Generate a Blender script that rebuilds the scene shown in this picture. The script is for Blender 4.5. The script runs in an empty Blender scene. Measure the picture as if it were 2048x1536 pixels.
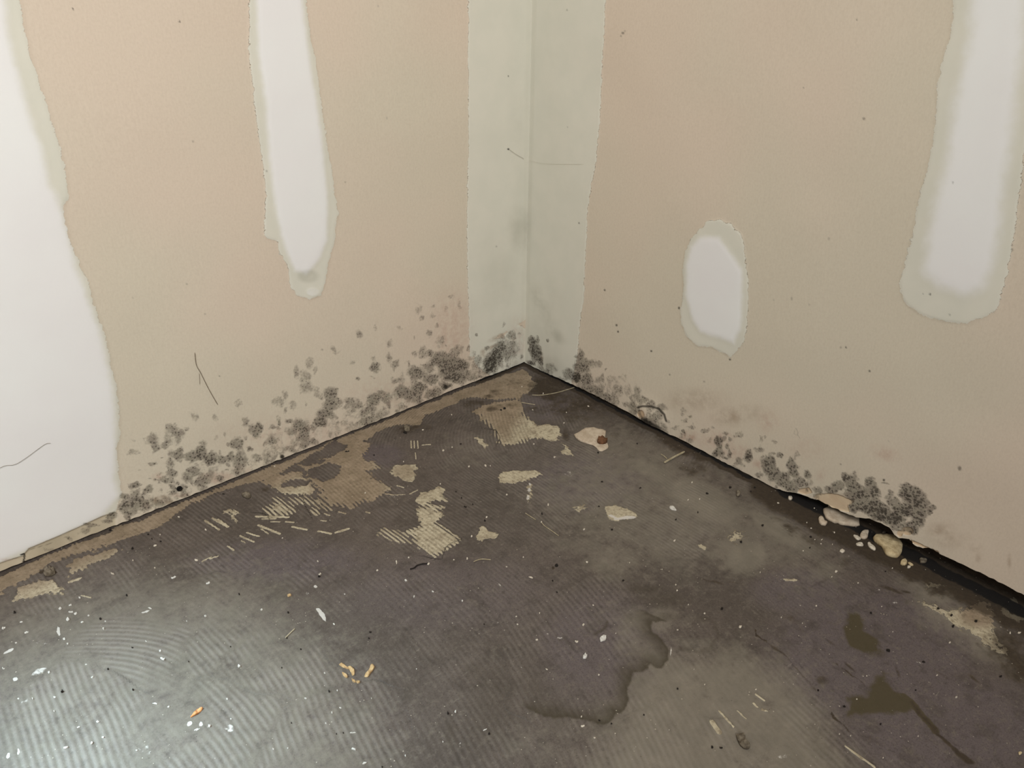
import bpy, math, random
import numpy as np
from mathutils import Vector, Matrix

# ------------------------------------------------------------------ camera
# metres; room corner at the origin, left wall = plane y=0 (runs along +x),
# right wall = plane x=0 (runs along +y), floor = plane z=0
F_PX, CX, CY = 1600.0, 1024.0, 768.0
AZ, PITCH, ROLL = math.radians(227.69059502), math.radians(28.43003965), math.radians(0.71383065)
CAM = np.array([0.74186966, 0.7874538, 0.55])
_fw = np.array([math.cos(PITCH)*math.cos(AZ), math.cos(PITCH)*math.sin(AZ), -math.sin(PITCH)])
_r = np.cross(_fw, [0, 0, 1]); _r /= np.linalg.norm(_r)
_u = np.cross(_r, _fw)
RIGHT = _r*math.cos(ROLL) + _u*math.sin(ROLL)
UP = -_r*math.sin(ROLL) + _u*math.cos(ROLL)
BACK = -_fw
scene = bpy.context.scene
col = scene.collection
cam_data = bpy.data.cameras.new('camera')
cam_data.sensor_width = 36.0
cam_data.lens = F_PX/2048*36.0
cam_data.clip_start = 0.01
cam = bpy.data.objects.new('camera', cam_data)
cam.matrix_world = Matrix(((RIGHT[0], UP[0], BACK[0], CAM[0]), (RIGHT[1], UP[1], BACK[1], CAM[1]),
                           (RIGHT[2], UP[2], BACK[2], CAM[2]), (0, 0, 0, 1)))
col.objects.link(cam)
scene.camera = cam

# ------------------------------------------------------------------ light
scene.view_settings.view_transform = 'Standard'
scene.view_settings.look = 'None'
scene.view_settings.gamma = 1.0
scene.view_settings.use_curve_mapping = False
scene.view_settings.exposure = 0.0
world = bpy.data.worlds.new('world')
scene.world = world
world.use_nodes = True
world.node_tree.nodes['Background'].inputs[0].default_value = (1.0, 0.97, 0.93, 1)
world.node_tree.nodes['Background'].inputs[1].default_value = 0.10


def area(name, loc, target, sx, sy, power, color, spread=180):
    d = bpy.data.lights.new(name, 'AREA')
    d.shape = 'RECTANGLE'; d.size = sx; d.size_y = sy
    d.energy = power; d.color = color; d.spread = math.radians(spread)
    o = bpy.data.objects.new(name, d)
    o.location = loc
    o.rotation_euler = (Vector(target)-Vector(loc)).to_track_quat('-Z', 'Y').to_euler()
    col.objects.link(o)
    return o


# window of the room, far behind the camera to its left
area('window_light', (1.42, 1.68, 1.75), (1.0, 0.0, 0.95), 0.9, 0.9, 26.5, (1.0, 0.992, 0.975), 115)
# added narrow lamp in front of the left wall: makes the cool floor glare
area('floor_glare_light', (1.15, 0.03, 0.65), (0.76, 0.28, 0.0), 0.16, 0.2, 1.3, (0.60, 0.85, 1.0), 34)


# ------------------------------------------------------------------ pixel -> plane
def ray(p):
    return (p[0]-CX)/F_PX*RIGHT - (p[1]-CY)/F_PX*UP - BACK


def onF(p):          # floor (x, y)
    r = ray(p); q = CAM - r*CAM[2]/r[2]; return np.array([q[0], q[1]])


def onL(p):          # left wall (x, z)
    r = ray(p); q = CAM - r*CAM[1]/r[1]; return np.array([q[0], q[2]])


def onR(p):          # right wall (y, z)
    r = ray(p); q = CAM - r*CAM[0]/r[0]; return np.array([q[1], q[2]])


CROP = {'A': (0, 768, 4), 'B': (512, 384, 4), 'C': (512, 768, 4), 'D': (1024, 384, 4), 'E': (1024, 768, 4),
        'F': (1536, 768, 4), 'G': (0, 1152, 4), 'H': (512, 1152, 4), 'I': (1024, 1152, 4), 'J': (1536, 1152, 4),
        'K': (0, 940, 6.8267), 'L': (1560, 940, 6.8267), 'M': (880, 600, 6.8267), 'P': (0, 0, 1)}


def px(c, p):
    o = CROP[c]
    return (o[0]+p[0]/o[2], o[1]+p[1]/o[2])


# ------------------------------------------------------------------ value noise in numpy
def vnoise(x, y, scale, seed):
    rs = np.random.RandomState(seed)
    tab = rs.rand(256, 256)
    X = np.asarray(x)*scale + 100.5; Y = np.asarray(y)*scale + 100.5
    xi = np.floor(X).astype(int); yi = np.floor(Y).astype(int)
    fx = X-xi; fy = Y-yi
    fx = fx*fx*(3-2*fx); fy = fy*fy*(3-2*fy)
    a = tab[xi % 256, yi % 256]; b = tab[(xi+1) % 256, yi % 256]
    c = tab[xi % 256, (yi+1) % 256]; d = tab[(xi+1) % 256, (yi+1) % 256]
    return (a*(1-fx)+b*fx)*(1-fy) + (c*(1-fx)+d*fx)*fy


def fbm(x, y, scale, seed, oct=4):
    s = 0; a = .5; t = 0
    for i in range(oct):
        s = s + a*vnoise(x, y, scale*2**i, seed+i); t += a; a *= .55
    return s/t


def smooth(a, b, x):
    t = np.clip((x-a)/(b-a), 0, 1)
    return t*t*(3-2*t)


# ------------------------------------------------------------------ a plane made of a fine grid with painted-on masks
def axis(dense_end, end, step):
    a = list(np.arange(0, dense_end, step))
    s = step
    while a[-1] < end:
        s *= 1.25
        a.append(min(a[-1]+s, end))
    return np.array(a)


class Sheet:
    def __init__(self, us, vs, conv):
        self.us, self.vs, self.conv = us, vs, conv
        self.U, self.V = np.meshgrid(us, vs, indexing='ij')
        self.wu = (fbm(self.U, self.V, 95, 71, 4)-.5); self.wv = (fbm(self.U, self.V, 95, 81, 4)-.5)
        self.low = 0.0; self.pw = 0.0
        self.at = {}

    def attr(self, n, init=0.0):
        if n not in self.at:
            self.at[n] = np.full(self.U.shape, init, dtype=np.float64)
        return self.at[n]

    def win(self, lo, hi):
        i0, i1 = np.searchsorted(self.us, [lo[0], hi[0]]); j0, j1 = np.searchsorted(self.vs, [lo[1]-self.low, hi[1]+.001])
        return slice(max(i0-1, 0), i1+1), slice(max(j0-1, 0), j1+1)

    def blobs(self, name, crop, items, mode='max', soft=(0.55, 1.25)):
        """items: (x, y, rx, ry, strength) in crop pixels; each becomes an ellipse on the plane"""
        A = self.attr(name)
        sc = CROP[crop][2]
        for it in items:
            x, y, rx, ry, s = it[:5]
            c0 = px(crop, (x, y))
            ang = math.radians(it[5]) if len(it) > 5 else 0
            ca, sa = math.cos(ang), math.sin(ang)
            c = self.conv(c0)
            e1 = self.conv((c0[0]+rx/sc*ca, c0[1]+rx/sc*sa))-c
            e2 = self.conv((c0[0]-ry/sc*sa, c0[1]+ry/sc*ca))-c
            M = np.array([e1, e2]).T
            Mi = np.linalg.inv(M)
            ext = np.sqrt((M**2).sum(1))*1.5+.004
            w = self.win(c-ext, c+ext)
            wa = .011 if name == 'mold' else .004 if name in ('dirt', 'film', 'purple', 'white') else 0
            du = self.U[w]-c[0]+self.wu[w]*wa; dv = self.V[w]-c[1]+self.wv[w]*wa
            a = Mi[0, 0]*du+Mi[0, 1]*dv; b = Mi[1, 0]*du+Mi[1, 1]*dv
            r = np.sqrt(a*a+b*b)
            val = s*(1-smooth(soft[0]-(.15 if name == 'mold' else 0), soft[1]+(.06 if name == 'mold' else 0), r))
            if mode == 'max':
                A[w] = np.maximum(A[w], val)
            elif mode == 'add':
                A[w] += val
            elif mode == 'mul':
                A[w] *= 1-val
        return A

    def sdf(self, pts, w):
        """signed distance (metres, + inside) to polygon on window w"""
        P = np.array(pts)
        U = self.U[w]; V = self.V[w]
        U = U+self.wu[w]*self.pw; V = V+self.wv[w]*self.pw
        d2 = np.full(U.shape, 1e9); ins = np.zeros(U.shape, bool)
        n = len(P)
        for i in range(n):
            a = P[i]; b = P[(i+1) % n]; e = b-a
            L = max((e*e).sum(), 1e-12)
            t = np.clip(((U-a[0])*e[0]+(V-a[1])*e[1])/L, 0, 1)
            d2 = np.minimum(d2, (U-a[0]-t*e[0])**2+(V-a[1]-t*e[1])**2)
            if a[1] != b[1]:
                cond = ((a[1] > V) != (b[1] > V)) & (U < (b[0]-a[0])*(V-a[1])/(b[1]-a[1])+a[0])
                ins ^= cond
        return np.where(ins, 1, -1)*np.sqrt(d2)

    def poly(self, name, crop, pts, feather=0.004, s=1.0, mode='max', world=False):
        """mask value 0.5 on the outline, 0/1 at +-feather"""
        A = self.attr(name)
        self.pw = {'adh': .010, 'olive': .010, 'film': .012, 'torn': .005, 'comp': .0012}.get(name, 0)
        P = np.array([p if world else self.conv(px(crop, p)) for p in pts])
        w = self.win(P.min(0)-feather*1.5, P.max(0)+feather*1.5)
        d = self.sdf(P, w)
        val = np.clip(.5+d/(2*feather), 0, 1)*s
        if mode == 'max':
            A[w] = np.maximum(A[w], val)
        elif mode == 'cut':
            A[w] = np.minimum(A[w], 1-val)
        elif mode == 'add':
            A[w] += val
        return A

    def stroke(self, name, crop, pts, width, s=1.0, mode='max', soft=(0.4, 1.2)):
        """width in crop pixels (half width)"""
        A = self.attr(name)
        sc = CROP[crop][2]
        for i in range(len(pts)-1):
            p0, p1 = px(crop, pts[i]), px(crop, pts[i+1])
            a, b = self.conv(p0), self.conv(p1)
            L = math.hypot(p1[0]-p0[0], p1[1]-p0[1])+1e-6
            nrm = (-(p1[1]-p0[1])/L*width/sc, (p1[0]-p0[0])/L*width/sc)
            hw = np.linalg.norm(self.conv((p0[0]+nrm[0], p0[1]+nrm[1]))-a)
            lo = np.minimum(a, b)-hw*1.5; hi = np.maximum(a, b)+hw*1.5
            w = self.win(lo, hi)
            e = b-a
            q = {'damp': .008, 'dirt': .008, 'olive': .006}.get(name, 0)
            UU = self.U[w]+self.wu[w]*q; VV = self.V[w]+self.wv[w]*q
            t = np.clip(((UU-a[0])*e[0]+(VV-a[1])*e[1])/max((e*e).sum(), 1e-12), 0, 1)
            d = np.sqrt((UU-a[0]-t*e[0])**2+(VV-a[1]-t*e[1])**2)/hw
            val = s*(1-smooth(soft[0], soft[1], d))
            if mode == 'max':
                A[w] = np.maximum(A[w], val)
            else:
                A[w] *= 1-val
        return A


def mesh_object(name, co, faces, mat, parent=None, attrs=None, smooth_shade=True):
    me = bpy.data.meshes.new(name)
    me.vertices.add(len(co)); me.vertices.foreach_set('co', np.ascontiguousarray(co, dtype=np.float32).ravel())
    nf = len(faces); k = faces.shape[1]
    me.loops.add(nf*k); me.loops.foreach_set('vertex_index', faces.astype(np.int32).ravel())
    me.polygons.add(nf); me.polygons.foreach_set('loop_start', np.arange(0, nf*k, k, dtype=np.int32))
    me.polygons.foreach_set('loop_total', np.full(nf, k, dtype=np.int32))
    me.polygons.foreach_set('use_smooth', np.full(nf, smooth_shade, dtype=bool))
    me.update(calc_edges=True)
    me.validate()
    for n, a in (attrs or {}).items():
        t = me.attributes.new(n, 'FLOAT', 'POINT')
        t.data.foreach_set('value', np.ascontiguousarray(a, dtype=np.float32).ravel())
    me.materials.append(mat)
    o = bpy.data.objects.new(name, me)
    col.objects.link(o)
    if parent: o.parent = parent
    return o


def build_sheet(sh, P3, flip, mat, root_name, regions):
    """regions: list of (part name, label, vertex value array, threshold); the rest is the root mesh.
    All pieces share their border vertices, so the surface stays one continuous skin."""
    nu, nv = sh.U.shape
    idx = np.arange(nu*nv).reshape(nu, nv)
    q = np.stack([idx[:-1, :-1], idx[1:, :-1], idx[1:, 1:], idx[:-1, 1:]], -1).reshape(-1, 4)
    if flip: q = q[:, ::-1]
    owner = np.zeros(len(q), int)
    for k, (nm, lb, arr, th) in enumerate(regions):
        fv = arr.ravel()[q].mean(1)
        owner[(fv > th) & (owner == 0)] = k+1
    out = []
    root = None
    P = P3.reshape(-1, 3)
    for k in range(len(regions)+1):
        f = q[owner == k]
        if len(f) == 0: continue
        used, inv = np.unique(f.ravel(), return_inverse=True)
        ff = inv.reshape(-1, 4)
        at = {n: a.ravel()[used] for n, a in sh.at.items()}
        nm = root_name if k == 0 else regions[k-1][0]
        o = mesh_object(nm, P[used], ff, mat, root, at)
        if k == 0: root = o; o['kind'] = 'structure'
        elif regions[k-1][1]: o['label'] = regions[k-1][1]
        out.append(o)
    return root, out


# ------------------------------------------------------------------ node helpers
def lin(r, g, b):
    f = lambda c: (c/255/12.92) if c/255 <= .04045 else ((c/255+.055)/1.055)**2.4
    return (f(r), f(g), f(b), 1)


class NT:
    def __init__(self, name):
        self.m = bpy.data.materials.new(name); self.m.use_nodes = True
        self.t = self.m.node_tree; self.b = self.t.nodes['Principled BSDF']
        self.co = self.t.nodes.new('ShaderNodeTexCoord').outputs['Object']

    def link(self, a, b): self.t.links.new(a, b)

    def put(self, sock, v):
        if isinstance(v, (int, float)): sock.default_value = v
        elif isinstance(v, tuple): sock.default_value = v
        else: self.link(v, sock)

    def attr(self, n):
        a = self.t.nodes.new('ShaderNodeAttribute'); a.attribute_name = n; return a.outputs['Fac']

    def math(self, op, a, b=0.0, c=None, clamp=False):
        n = self.t.nodes.new('ShaderNodeMath'); n.operation = op; n.use_clamp = clamp
        self.put(n.inputs[0], a); self.put(n.inputs[1], b)
        if c is not None: self.put(n.inputs[2], c)
        return n.outputs[0]

    def add(self, a, b): return self.math('ADD', a, b)
    def mul(self, a, b): return self.math('MULTIPLY', a, b)
    def madd(self, a, b, c): return self.math('MULTIPLY_ADD', a, b, c)

    def noise(self, scale, detail=3, rough=.55, vec=None, dist=0.0):
        n = self.t.nodes.new('ShaderNodeTexNoise')
        n.inputs['Scale'].default_value = scale; n.inputs['Detail'].default_value = detail
        n.inputs['Roughness'].default_value = rough; n.inputs['Distortion'].default_value = dist
        self.link(vec or self.co, n.inputs['Vector']); return n.outputs['Fac']

    def voronoi(self, scale, vec=None, feature='F1'):
        n = self.t.nodes.new('ShaderNodeTexVoronoi'); n.feature = feature
        n.inputs['Scale'].default_value = scale
        self.link(vec or self.co, n.inputs['Vector']); return n.outputs['Distance']

    def ss(self, v, lo, hi, a=0.0, b=1.0):
        n = self.t.nodes.new('ShaderNodeMapRange'); n.interpolation_type = 'SMOOTHSTEP'
        self.put(n.inputs['Value'], v); self.put(n.inputs['From Min'], lo); self.put(n.inputs['From Max'], hi)
        n.inputs['To Min'].default_value = a; n.inputs['To Max'].default_value = b
        return n.outputs[0]

    def mix(self, f, a, b):
        n = self.t.nodes.new('ShaderNodeMix'); n.data_type = 'RGBA'
        self.put(n.inputs[0], f); self.put(n.inputs[6], a); self.put(n.inputs[7], b)
        return n.outputs[2]

    def scaled(self, x, y, z):
        n = self.t.nodes.new('ShaderNodeVectorMath'); n.operation = 'MULTIPLY'
        self.link(self.co, n.inputs[0]); n.inputs[1].default_value = (x, y, z)
        return n.outputs[0]

    def bump(self, h, dist, strength=1.0, prev=None):
        n = self.t.nodes.new('ShaderNodeBump'); n.inputs['Distance'].default_value = dist
        n.inputs['Strength'].default_value = strength
        self.link(h, n.inputs['Height'])
        if prev is not None: self.link(prev, n.inputs['Normal'])
        return n.outputs[0]


# ------------------------------------------------------------------ wall material (both walls)
def wall_material():
    t = NT('drywall')
    comp, comp2, mold, stain, pink, torn, dark, smear, strip = [t.attr(n) for n in
        ('comp', 'comp2', 'mold', 'stain', 'pink', 'torn', 'dark', 'smear', 'strip')]
    big = t.noise(3.2, 2); mid = t.noise(28, 3); fine = t.noise(420, 3, .6); vf = t.noise(1300, 2, .6)
    paper = t.mix(t.ss(big, .35, .65), lin(212, 196, 177), lin(207, 197, 177))
    paper = t.mix(t.ss(fine, .35, .75, 0, .16), paper, lin(178, 160, 138))
    fib = t.noise(1.0, 3, .6, t.scaled(900, 900, 160))
    paper = t.mix(t.ss(fib, .4, .7, 0, .10), paper, lin(236, 222, 200))
    # joint compound, jagged where the trowel left it
    je = t.add(comp, t.madd(t.noise(120, 5, .72), .62, -.31))
    m1 = t.ss(je, .485, .515)
    je2 = t.add(comp2, t.madd(t.noise(60, 4, .6), .3, -.15))
    m2 = t.ss(je2, .30, .70)
    thin = t.mix(t.ss(mid, .3, .7), lin(213, 210, 195), lin(217, 213, 198))
    thick = t.mix(t.ss(t.noise(9, 3), .3, .7), lin(232, 229, 226), lin(234, 233, 229))
    c = t.mix(m1, paper, t.mix(m2, thin, thick))
    rim = t.mul(t.math('SUBTRACT', 1.0, t.math('ABSOLUTE', t.madd(je, 40, -20.4), 0), clamp=True), .35)
    c = t.mix(rim, c, lin(232, 222, 205))
    c = t.mix(t.ss(strip, .3, .7, 0, .75), c, t.mix(t.ss(mid, .3, .7), lin(196, 184, 158), lin(170, 158, 132)))
    # smears and stains
    c = t.mix(t.mul(smear, t.ss(t.noise(16, 4, .6), .25, .7)), c, lin(128, 126, 104))
    c = t.mix(t.mul(stain, t.ss(t.noise(70, 5, .65), .3, .65)), c, lin(120, 84, 48))
    c = t.mix(t.mul(pink, t.ss(t.noise(110, 4, .65), .3, .7)), c, lin(170, 122, 105))
    tn = t.ss(t.add(torn, t.madd(t.noise(150, 3), .3, -.15)), .44, .54)
    c = t.mix(tn, c, t.mix(t.ss(mid, .3, .7), lin(214, 194, 164), lin(200, 174, 144)))
    # mould: a grey veil of colonies, darker grains in it and loose specks around it
    n1 = t.noise(95, 6, .72); n2 = t.noise(330, 5, .75); n3 = t.noise(900, 3, .7); v1 = t.voronoi(330); v2 = t.voronoi(760)
    d = t.add(t.add(mold, t.madd(n1, .95, -.475)), t.madd(n2, .9, -.45))
    veil = t.mul(t.ss(d, .10, .64, 0, .64), t.ss(mold, .02, .22))
    vc = t.mix(t.ss(n1, .4, .6), lin(106, 102, 87), lin(111, 101, 91))
    c = t.mix(veil, c, vc)
    g = t.ss(t.math('SUBTRACT', t.add(t.mul(mold, .75), t.madd(n1, 1.0, -.52)), v1), -.04, .22, 0, .70)
    g = t.mul(g, t.ss(mold, .12, .5))
    c = t.mix(g, c, lin(62, 54, 46))
    sp = t.ss(t.math('SUBTRACT', t.add(t.madd(mold, .42, -.0), t.madd(n1, .6, -.3)), v2), .0, .10, 0, .88)
    sp = t.mul(sp, t.ss(mold, .04, .3))
    c = t.mix(sp, c, lin(44, 38, 33))
    deep = t.ss(t.add(t.add(mold, t.madd(n2, .9, -.45)), t.madd(n1, .8, -.4)), .72, 1.1, 0, .78)
    c = t.mix(deep, c, lin(44, 40, 32))
    c = t.mix(t.math('MINIMUM', dark, 1.0), c, lin(30, 25, 20))
    t.link(c, t.b.inputs['Base Color'])
    t.b.inputs['Roughness'].default_value = .86
    t.b.inputs['Specular IOR Level'].default_value = .25
    b = t.bump(fine, .0002, .3)
    b = t.bump(m1, .0005, .8, b)
    b = t.bump(t.add(t.mul(veil, n2), t.mul(tn, n1)), .0012, .6, b)
    b = t.bump(mid, .0012, .1, b)
    t.link(b, t.b.inputs['Normal'])
    return t.m


# ------------------------------------------------------------------ floor material
def floor_material():
    t = NT('floor_slab')
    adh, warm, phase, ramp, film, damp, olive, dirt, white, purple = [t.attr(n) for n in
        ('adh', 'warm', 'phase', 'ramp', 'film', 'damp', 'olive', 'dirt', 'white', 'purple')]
    wob = t.madd(t.noise(55, 3, .6), 1.8, -.9)
    rid = t.math('SINE', t.add(phase, wob), 0)
    rid01 = t.madd(rid, .5, .5)
    rr = t.mul(t.mul(rid01, ramp), t.ss(t.noise(24, 3, .6), .30, .56))
    n0 = t.noise(7, 4, .6); n1 = t.noise(38, 4, .6); n2 = t.noise(210, 4, .65); n3 = t.noise(700, 3, .6)
    n4 = t.noise(90, 5, .7)
    base = t.mix(t.ss(n0, .40, .60), lin(92, 83, 77), lin(80, 72, 66))
    base = t.mix(t.ss(purple, .1, .8, 0, .9), base, lin(93, 84, 85))
    base = t.mix(t.ss(n1, .50, .66, 0, .50), base, lin(65, 58, 53))
    base = t.mix(t.ss(n4, .52, .66, 0, .42), base, lin(108, 99, 90))
    base = t.mix(t.ss(n4, .46, .34, 0, .45), base, lin(58, 52, 47))
    base = t.mix(t.ss(n2, .52, .68, 0, .40), base, lin(114, 106, 96))
    base = t.mix(t.ss(n3, .50, .64, 0, .45), base, lin(54, 48, 43))
    fl = t.mul(t.ss(t.add(film, t.add(t.madd(n1, 1.0, -.5), t.madd(n4, .8, -.4))), .1, .9), .80)
    base = t.mix(fl, base, t.mix(t.ss(n1, .3, .7), lin(134, 127, 113), lin(116, 110, 98)))
    base = t.mix(t.mul(rr, t.madd(film, .24, .17)), base, lin(150, 142, 134))
    # fine pale scuffs
    sc1 = t.ss(t.noise(1, 5, .7, t.scaled(60, 260, 60)), .63, .72, 0, .30)
    base = t.mix(sc1, base, lin(160, 152, 138))
    # olive film and damp rings
    ol = t.ss(t.add(olive, t.add(t.madd(n2, .5, -.25), t.madd(n4, .4, -.2))), .25, .72, 0, .85)
    base = t.mix(ol, base, lin(66, 58, 33))
    dm = t.mul(damp, t.ss(n2, .15, .6, .75, 1.0))
    base = t.mix(t.math('MINIMUM', t.mul(dm, .9), 1.0), base, lin(56, 49, 35))
    di = t.ss(t.add(dirt, t.add(t.madd(n1, .9, -.45), t.madd(n4, .7, -.35))), .25, .8, 0, .88)
    base = t.mix(di, base, t.mix(t.ss(n2, .35, .65), lin(50, 41, 31), lin(78, 66, 50)))
    # left-over adhesive: cream where scraped clean, comb-toothed at its edges
    e = t.add(adh, t.add(t.madd(n2, 1.0, -.5), t.madd(n4, .9, -.45)))
    e = t.add(e, t.add(t.madd(n1, .5, -.25), t.madd(n3, .3, -.15)))
    zone = t.math('SUBTRACT', 1.0, t.mul(t.math('ABSOLUTE', t.madd(adh, 1, -.62), 0), 1.6), clamp=True)
    e = t.add(e, t.mul(t.mul(rid, ramp), t.mul(zone, t.ss(ramp, 1.0, 1.25, .12, .42))))
    am = t.ss(e, .46, .53)
    cream = t.mix(t.ss(n1, .35, .65), lin(196, 186, 160), lin(182, 171, 146))
    brown = t.mix(t.ss(n1, .35, .65), lin(157, 140, 118), lin(138, 122, 101))
    ac = t.mix(t.ss(warm, .2, .8), cream, brown)
    ac = t.mix(t.ss(n4, .48, .62, 0, .45), ac, lin(128, 114, 92))
    ac = t.mix(t.ss(n2, .50, .66, 0, .6), ac, lin(112, 98, 78))
    ac = t.mix(t.ss(n3, .5, .72, 0, .4), ac, lin(96, 84, 66))
    ac = t.mix(t.mul(t.mul(t.math('SUBTRACT', 1.0, rid01), ramp), t.ss(ramp, 1.0, 1.25, .06, .26)), ac, lin(104, 92, 74))
    ac = t.mix(t.ss(t.voronoi(210), .13, .07, 0, .0), ac, lin(70, 58, 45))
    base = t.mix(t.mul(am, .95), base, ac)
    base = t.mix(t.ss(t.add(dirt, t.add(t.madd(n1, 1.4, -.7), t.madd(n4, 1.0, -.5))), .35, .9, 0, .75), base, lin(56, 46, 34))
    base = t.mix(t.ss(dirt, 1.02, 1.3), base, lin(20, 16, 13))  # strongest values go near black: painted shade of the wall gap
    wm = t.ss(t.add(white, t.madd(n2, .7, -.35)), .42, .58, 0, .9)
    base = t.mix(wm, base, lin(200, 195, 187))
    # pale dust grains bonded to the slab
    dust = t.ss(t.add(t.voronoi(170), t.madd(t.noise(45, 2), .25, -.12)), .075, .045)
    base = t.mix(t.mul(dust, .55), base, lin(205, 196, 178))
    grit = t.ss(t.add(t.voronoi(135), t.madd(t.noise(33, 2), .3, -.13)), .07, .045)
    base = t.mix(t.mul(grit, .5), base, lin(45, 38, 32))
    t.link(base, t.b.inputs['Base Color'])
    rough = t.mix(am, (.46, .46, .46, 1), (.85, .85, .85, 1))
    rough = t.mix(t.ss(dirt, .2, .7), rough, (.9, .9, .9, 1))
    rough = t.mix(t.ss(olive, .3, .7), rough, (.6, .6, .6, 1))
    t.link(rough, t.b.inputs['Roughness'])
    t.b.inputs['Specular IOR Level'].default_value = .42
    b = t.bump(t.mul(rid, ramp), .00013, 1.0)
    b = t.bump(t.add(n2, t.mul(n3, .4)), .0005, .55, b)
    b = t.bump(am, .0006, .9, b)
    b = t.bump(n1, .0016, .35, b)
    t.link(b, t.b.inputs['Normal'])
    return t.m


def plain(name, c1, c2, scale, rough=.85, spec=.3, bump=.0006, thr=(.35, .65)):
    t = NT(name)
    n = t.noise(scale, 4, .6)
    t.link(t.mix(t.ss(n, *thr), c1, c2), t.b.inputs['Base Color'])
    t.b.inputs['Roughness'].default_value = rough
    t.b.inputs['Specular IOR Level'].default_value = spec
    if bump: t.link(t.bump(n, bump, .7), t.b.inputs['Normal'])
    return t.m


M_WALL = wall_material()
M_FLOOR = floor_material()
M_CORE = plain('gypsum_core', lin(150, 138, 116), lin(116, 102, 82), 160)
M_TIMBER = plain('damp_timber', lin(62, 50, 38), lin(40, 32, 25), 60)
M_CHIP = plain('plaster_chip', lin(214, 205, 188), lin(190, 179, 161), 500)
M_PEACH = plain('paper_backed_plaster', lin(202, 188, 167), lin(180, 163, 142), 180)
M_CREAM = plain('crumbly_plaster', lin(206, 188, 150), lin(176, 156, 120), 190, bump=.002)
M_WHITE = plain('white_plaster', lin(214, 211, 203), lin(190, 185, 175), 500)
M_GRIT = plain('dark_grit', lin(44, 37, 31), lin(27, 23, 20), 400)
M_BROWN = plain('rusty_lump', lin(118, 82, 56), lin(84, 58, 38), 300)
M_TAN = plain('dry_leaf', lin(196, 168, 124), lin(170, 138, 96), 300, bump=.0004)
M_ORANGE = plain('orange_leaf', lin(214, 158, 108), lin(186, 124, 72), 300, bump=.0004)
M_STRAW = plain('straw', lin(176, 166, 140), lin(150, 138, 110), 200, bump=0)
M_THREAD = plain('dark_thread', lin(136, 122, 104), lin(116, 104, 88), 200, bump=0)
M_SMUDGE = plain('grey_lump', lin(126, 116, 100), lin(90, 80, 66), 300)
M_HOLE = plain('hole_black', lin(12, 10, 9), lin(22, 18, 15), 300, bump=0)

# ================================================================== LEFT WALL
STEP = 0.00105
L = Sheet(axis(.78, 3.2, STEP), axis(.56, 2.4, STEP), onL)
for n in ('comp', 'comp2', 'mold', 'stain', 'pink', 'torn', 'dark', 'smear', 'strip'): L.attr(n)
FE = .008
GAP_L = .0032
zz = np.where(L.V < .06, GAP_L+L.V*(1-GAP_L/.06), L.V)
zz = zz+np.where(L.V < .012, (1-L.V/.012)*(vnoise(L.U, 0*L.U, 160, 3)-.5)*.0016, 0)
L.V = zz; L.low = .006
# wide feathered joint at the left: its right-hand edge, top to bottom
jl = [(38, -30), (45, 30), (62, 110), (90, 200), (118, 290), (132, 350), (136, 392), (125, 415), (131, 450), (140, 480),
      (157, 525), (180, 575), (186, 605), (205, 655), (215, 690), (222, 735), (232, 768), (238, 830), (240, 870),
      (233, 895), (236, 935), (244, 985), (236, 1005), (232, 1025)]
jl_low = [(205, 1033), (150, 1058), (118, 1072), (58, 1097), (46, 1112), (28, 1117), (0, 1126), (-40, 1140)]
P = [L.conv(p) for p in jl]
top = P[0]
W_ = [np.array([top[0]+.02, 2.6])]+P+[L.conv(p) for p in jl_low]+[np.array([1.35, 0.02]), np.array([1.35, 2.6])]
L.poly('comp', 'P', W_, FE, world=True)
W2 = [np.array([top[0]+.035, 2.6])]+[L.conv((x, y)) for x, y in [(8, -30), (15, 60), (38, 160), (62, 240), (88, 320), (96, 370), (112, 390), (128, 440),
      (150, 530), (178, 610), (200, 670), (214, 730), (226, 790), (230, 880), (228, 960), (236, 990), (205, 1030), (120, 1072), (60, 1095), (0, 1122), (-60, 1145)]]+[np.array([1.3, 0.02]), np.array([1.3, 2.6])]
L.poly('comp2', 'P', W2, .012, world=True)
# fastener strip
sl = [(500, -30), (497, 40), (497, 100), (503, 150), (508, 200), (515, 260), (526, 330), (532, 390), (529, 430), (528, 470), (533, 476),
      (553, 481), (558, 505), (575, 530), (579, 560), (583, 577), (595, 590), (618, 599), (640, 590), (650, 565), (655, 530),
      (662, 505), (668, 485), (671, 450), (676, 430), (670, 390), (662, 340), (652, 280), (640, 190), (632, 130), (622, 80), (613, 20), (608, -30)]
P = [L.conv(p) for p in sl]
L.poly('comp', 'P', [np.array([P[0][0]+.004, 2.6])]+P+[np.array([P[-1][0]-.004, 2.6])], FE, world=True)
s2 = [(512, -30), (516, 100), (530, 200), (538, 300), (546, 380), (555, 440), (572, 500), (590, 540), (612, 548), (636, 520), (652, 480), (655, 420),
      (648, 340), (640, 260), (625, 160), (610, 60), (600, -30)]
P = [L.conv(p) for p in s2]
L.poly('comp2', 'P', [np.array([P[0][0], 2.6])]+P+[np.array([P[-1][0], 2.6])], .010, world=True)
L.blobs('comp2', 'P', [(625, 583, 18, 12, .45)])
L.blobs('smear', 'P', [(616, 552, 22, 14, .28)])
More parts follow.
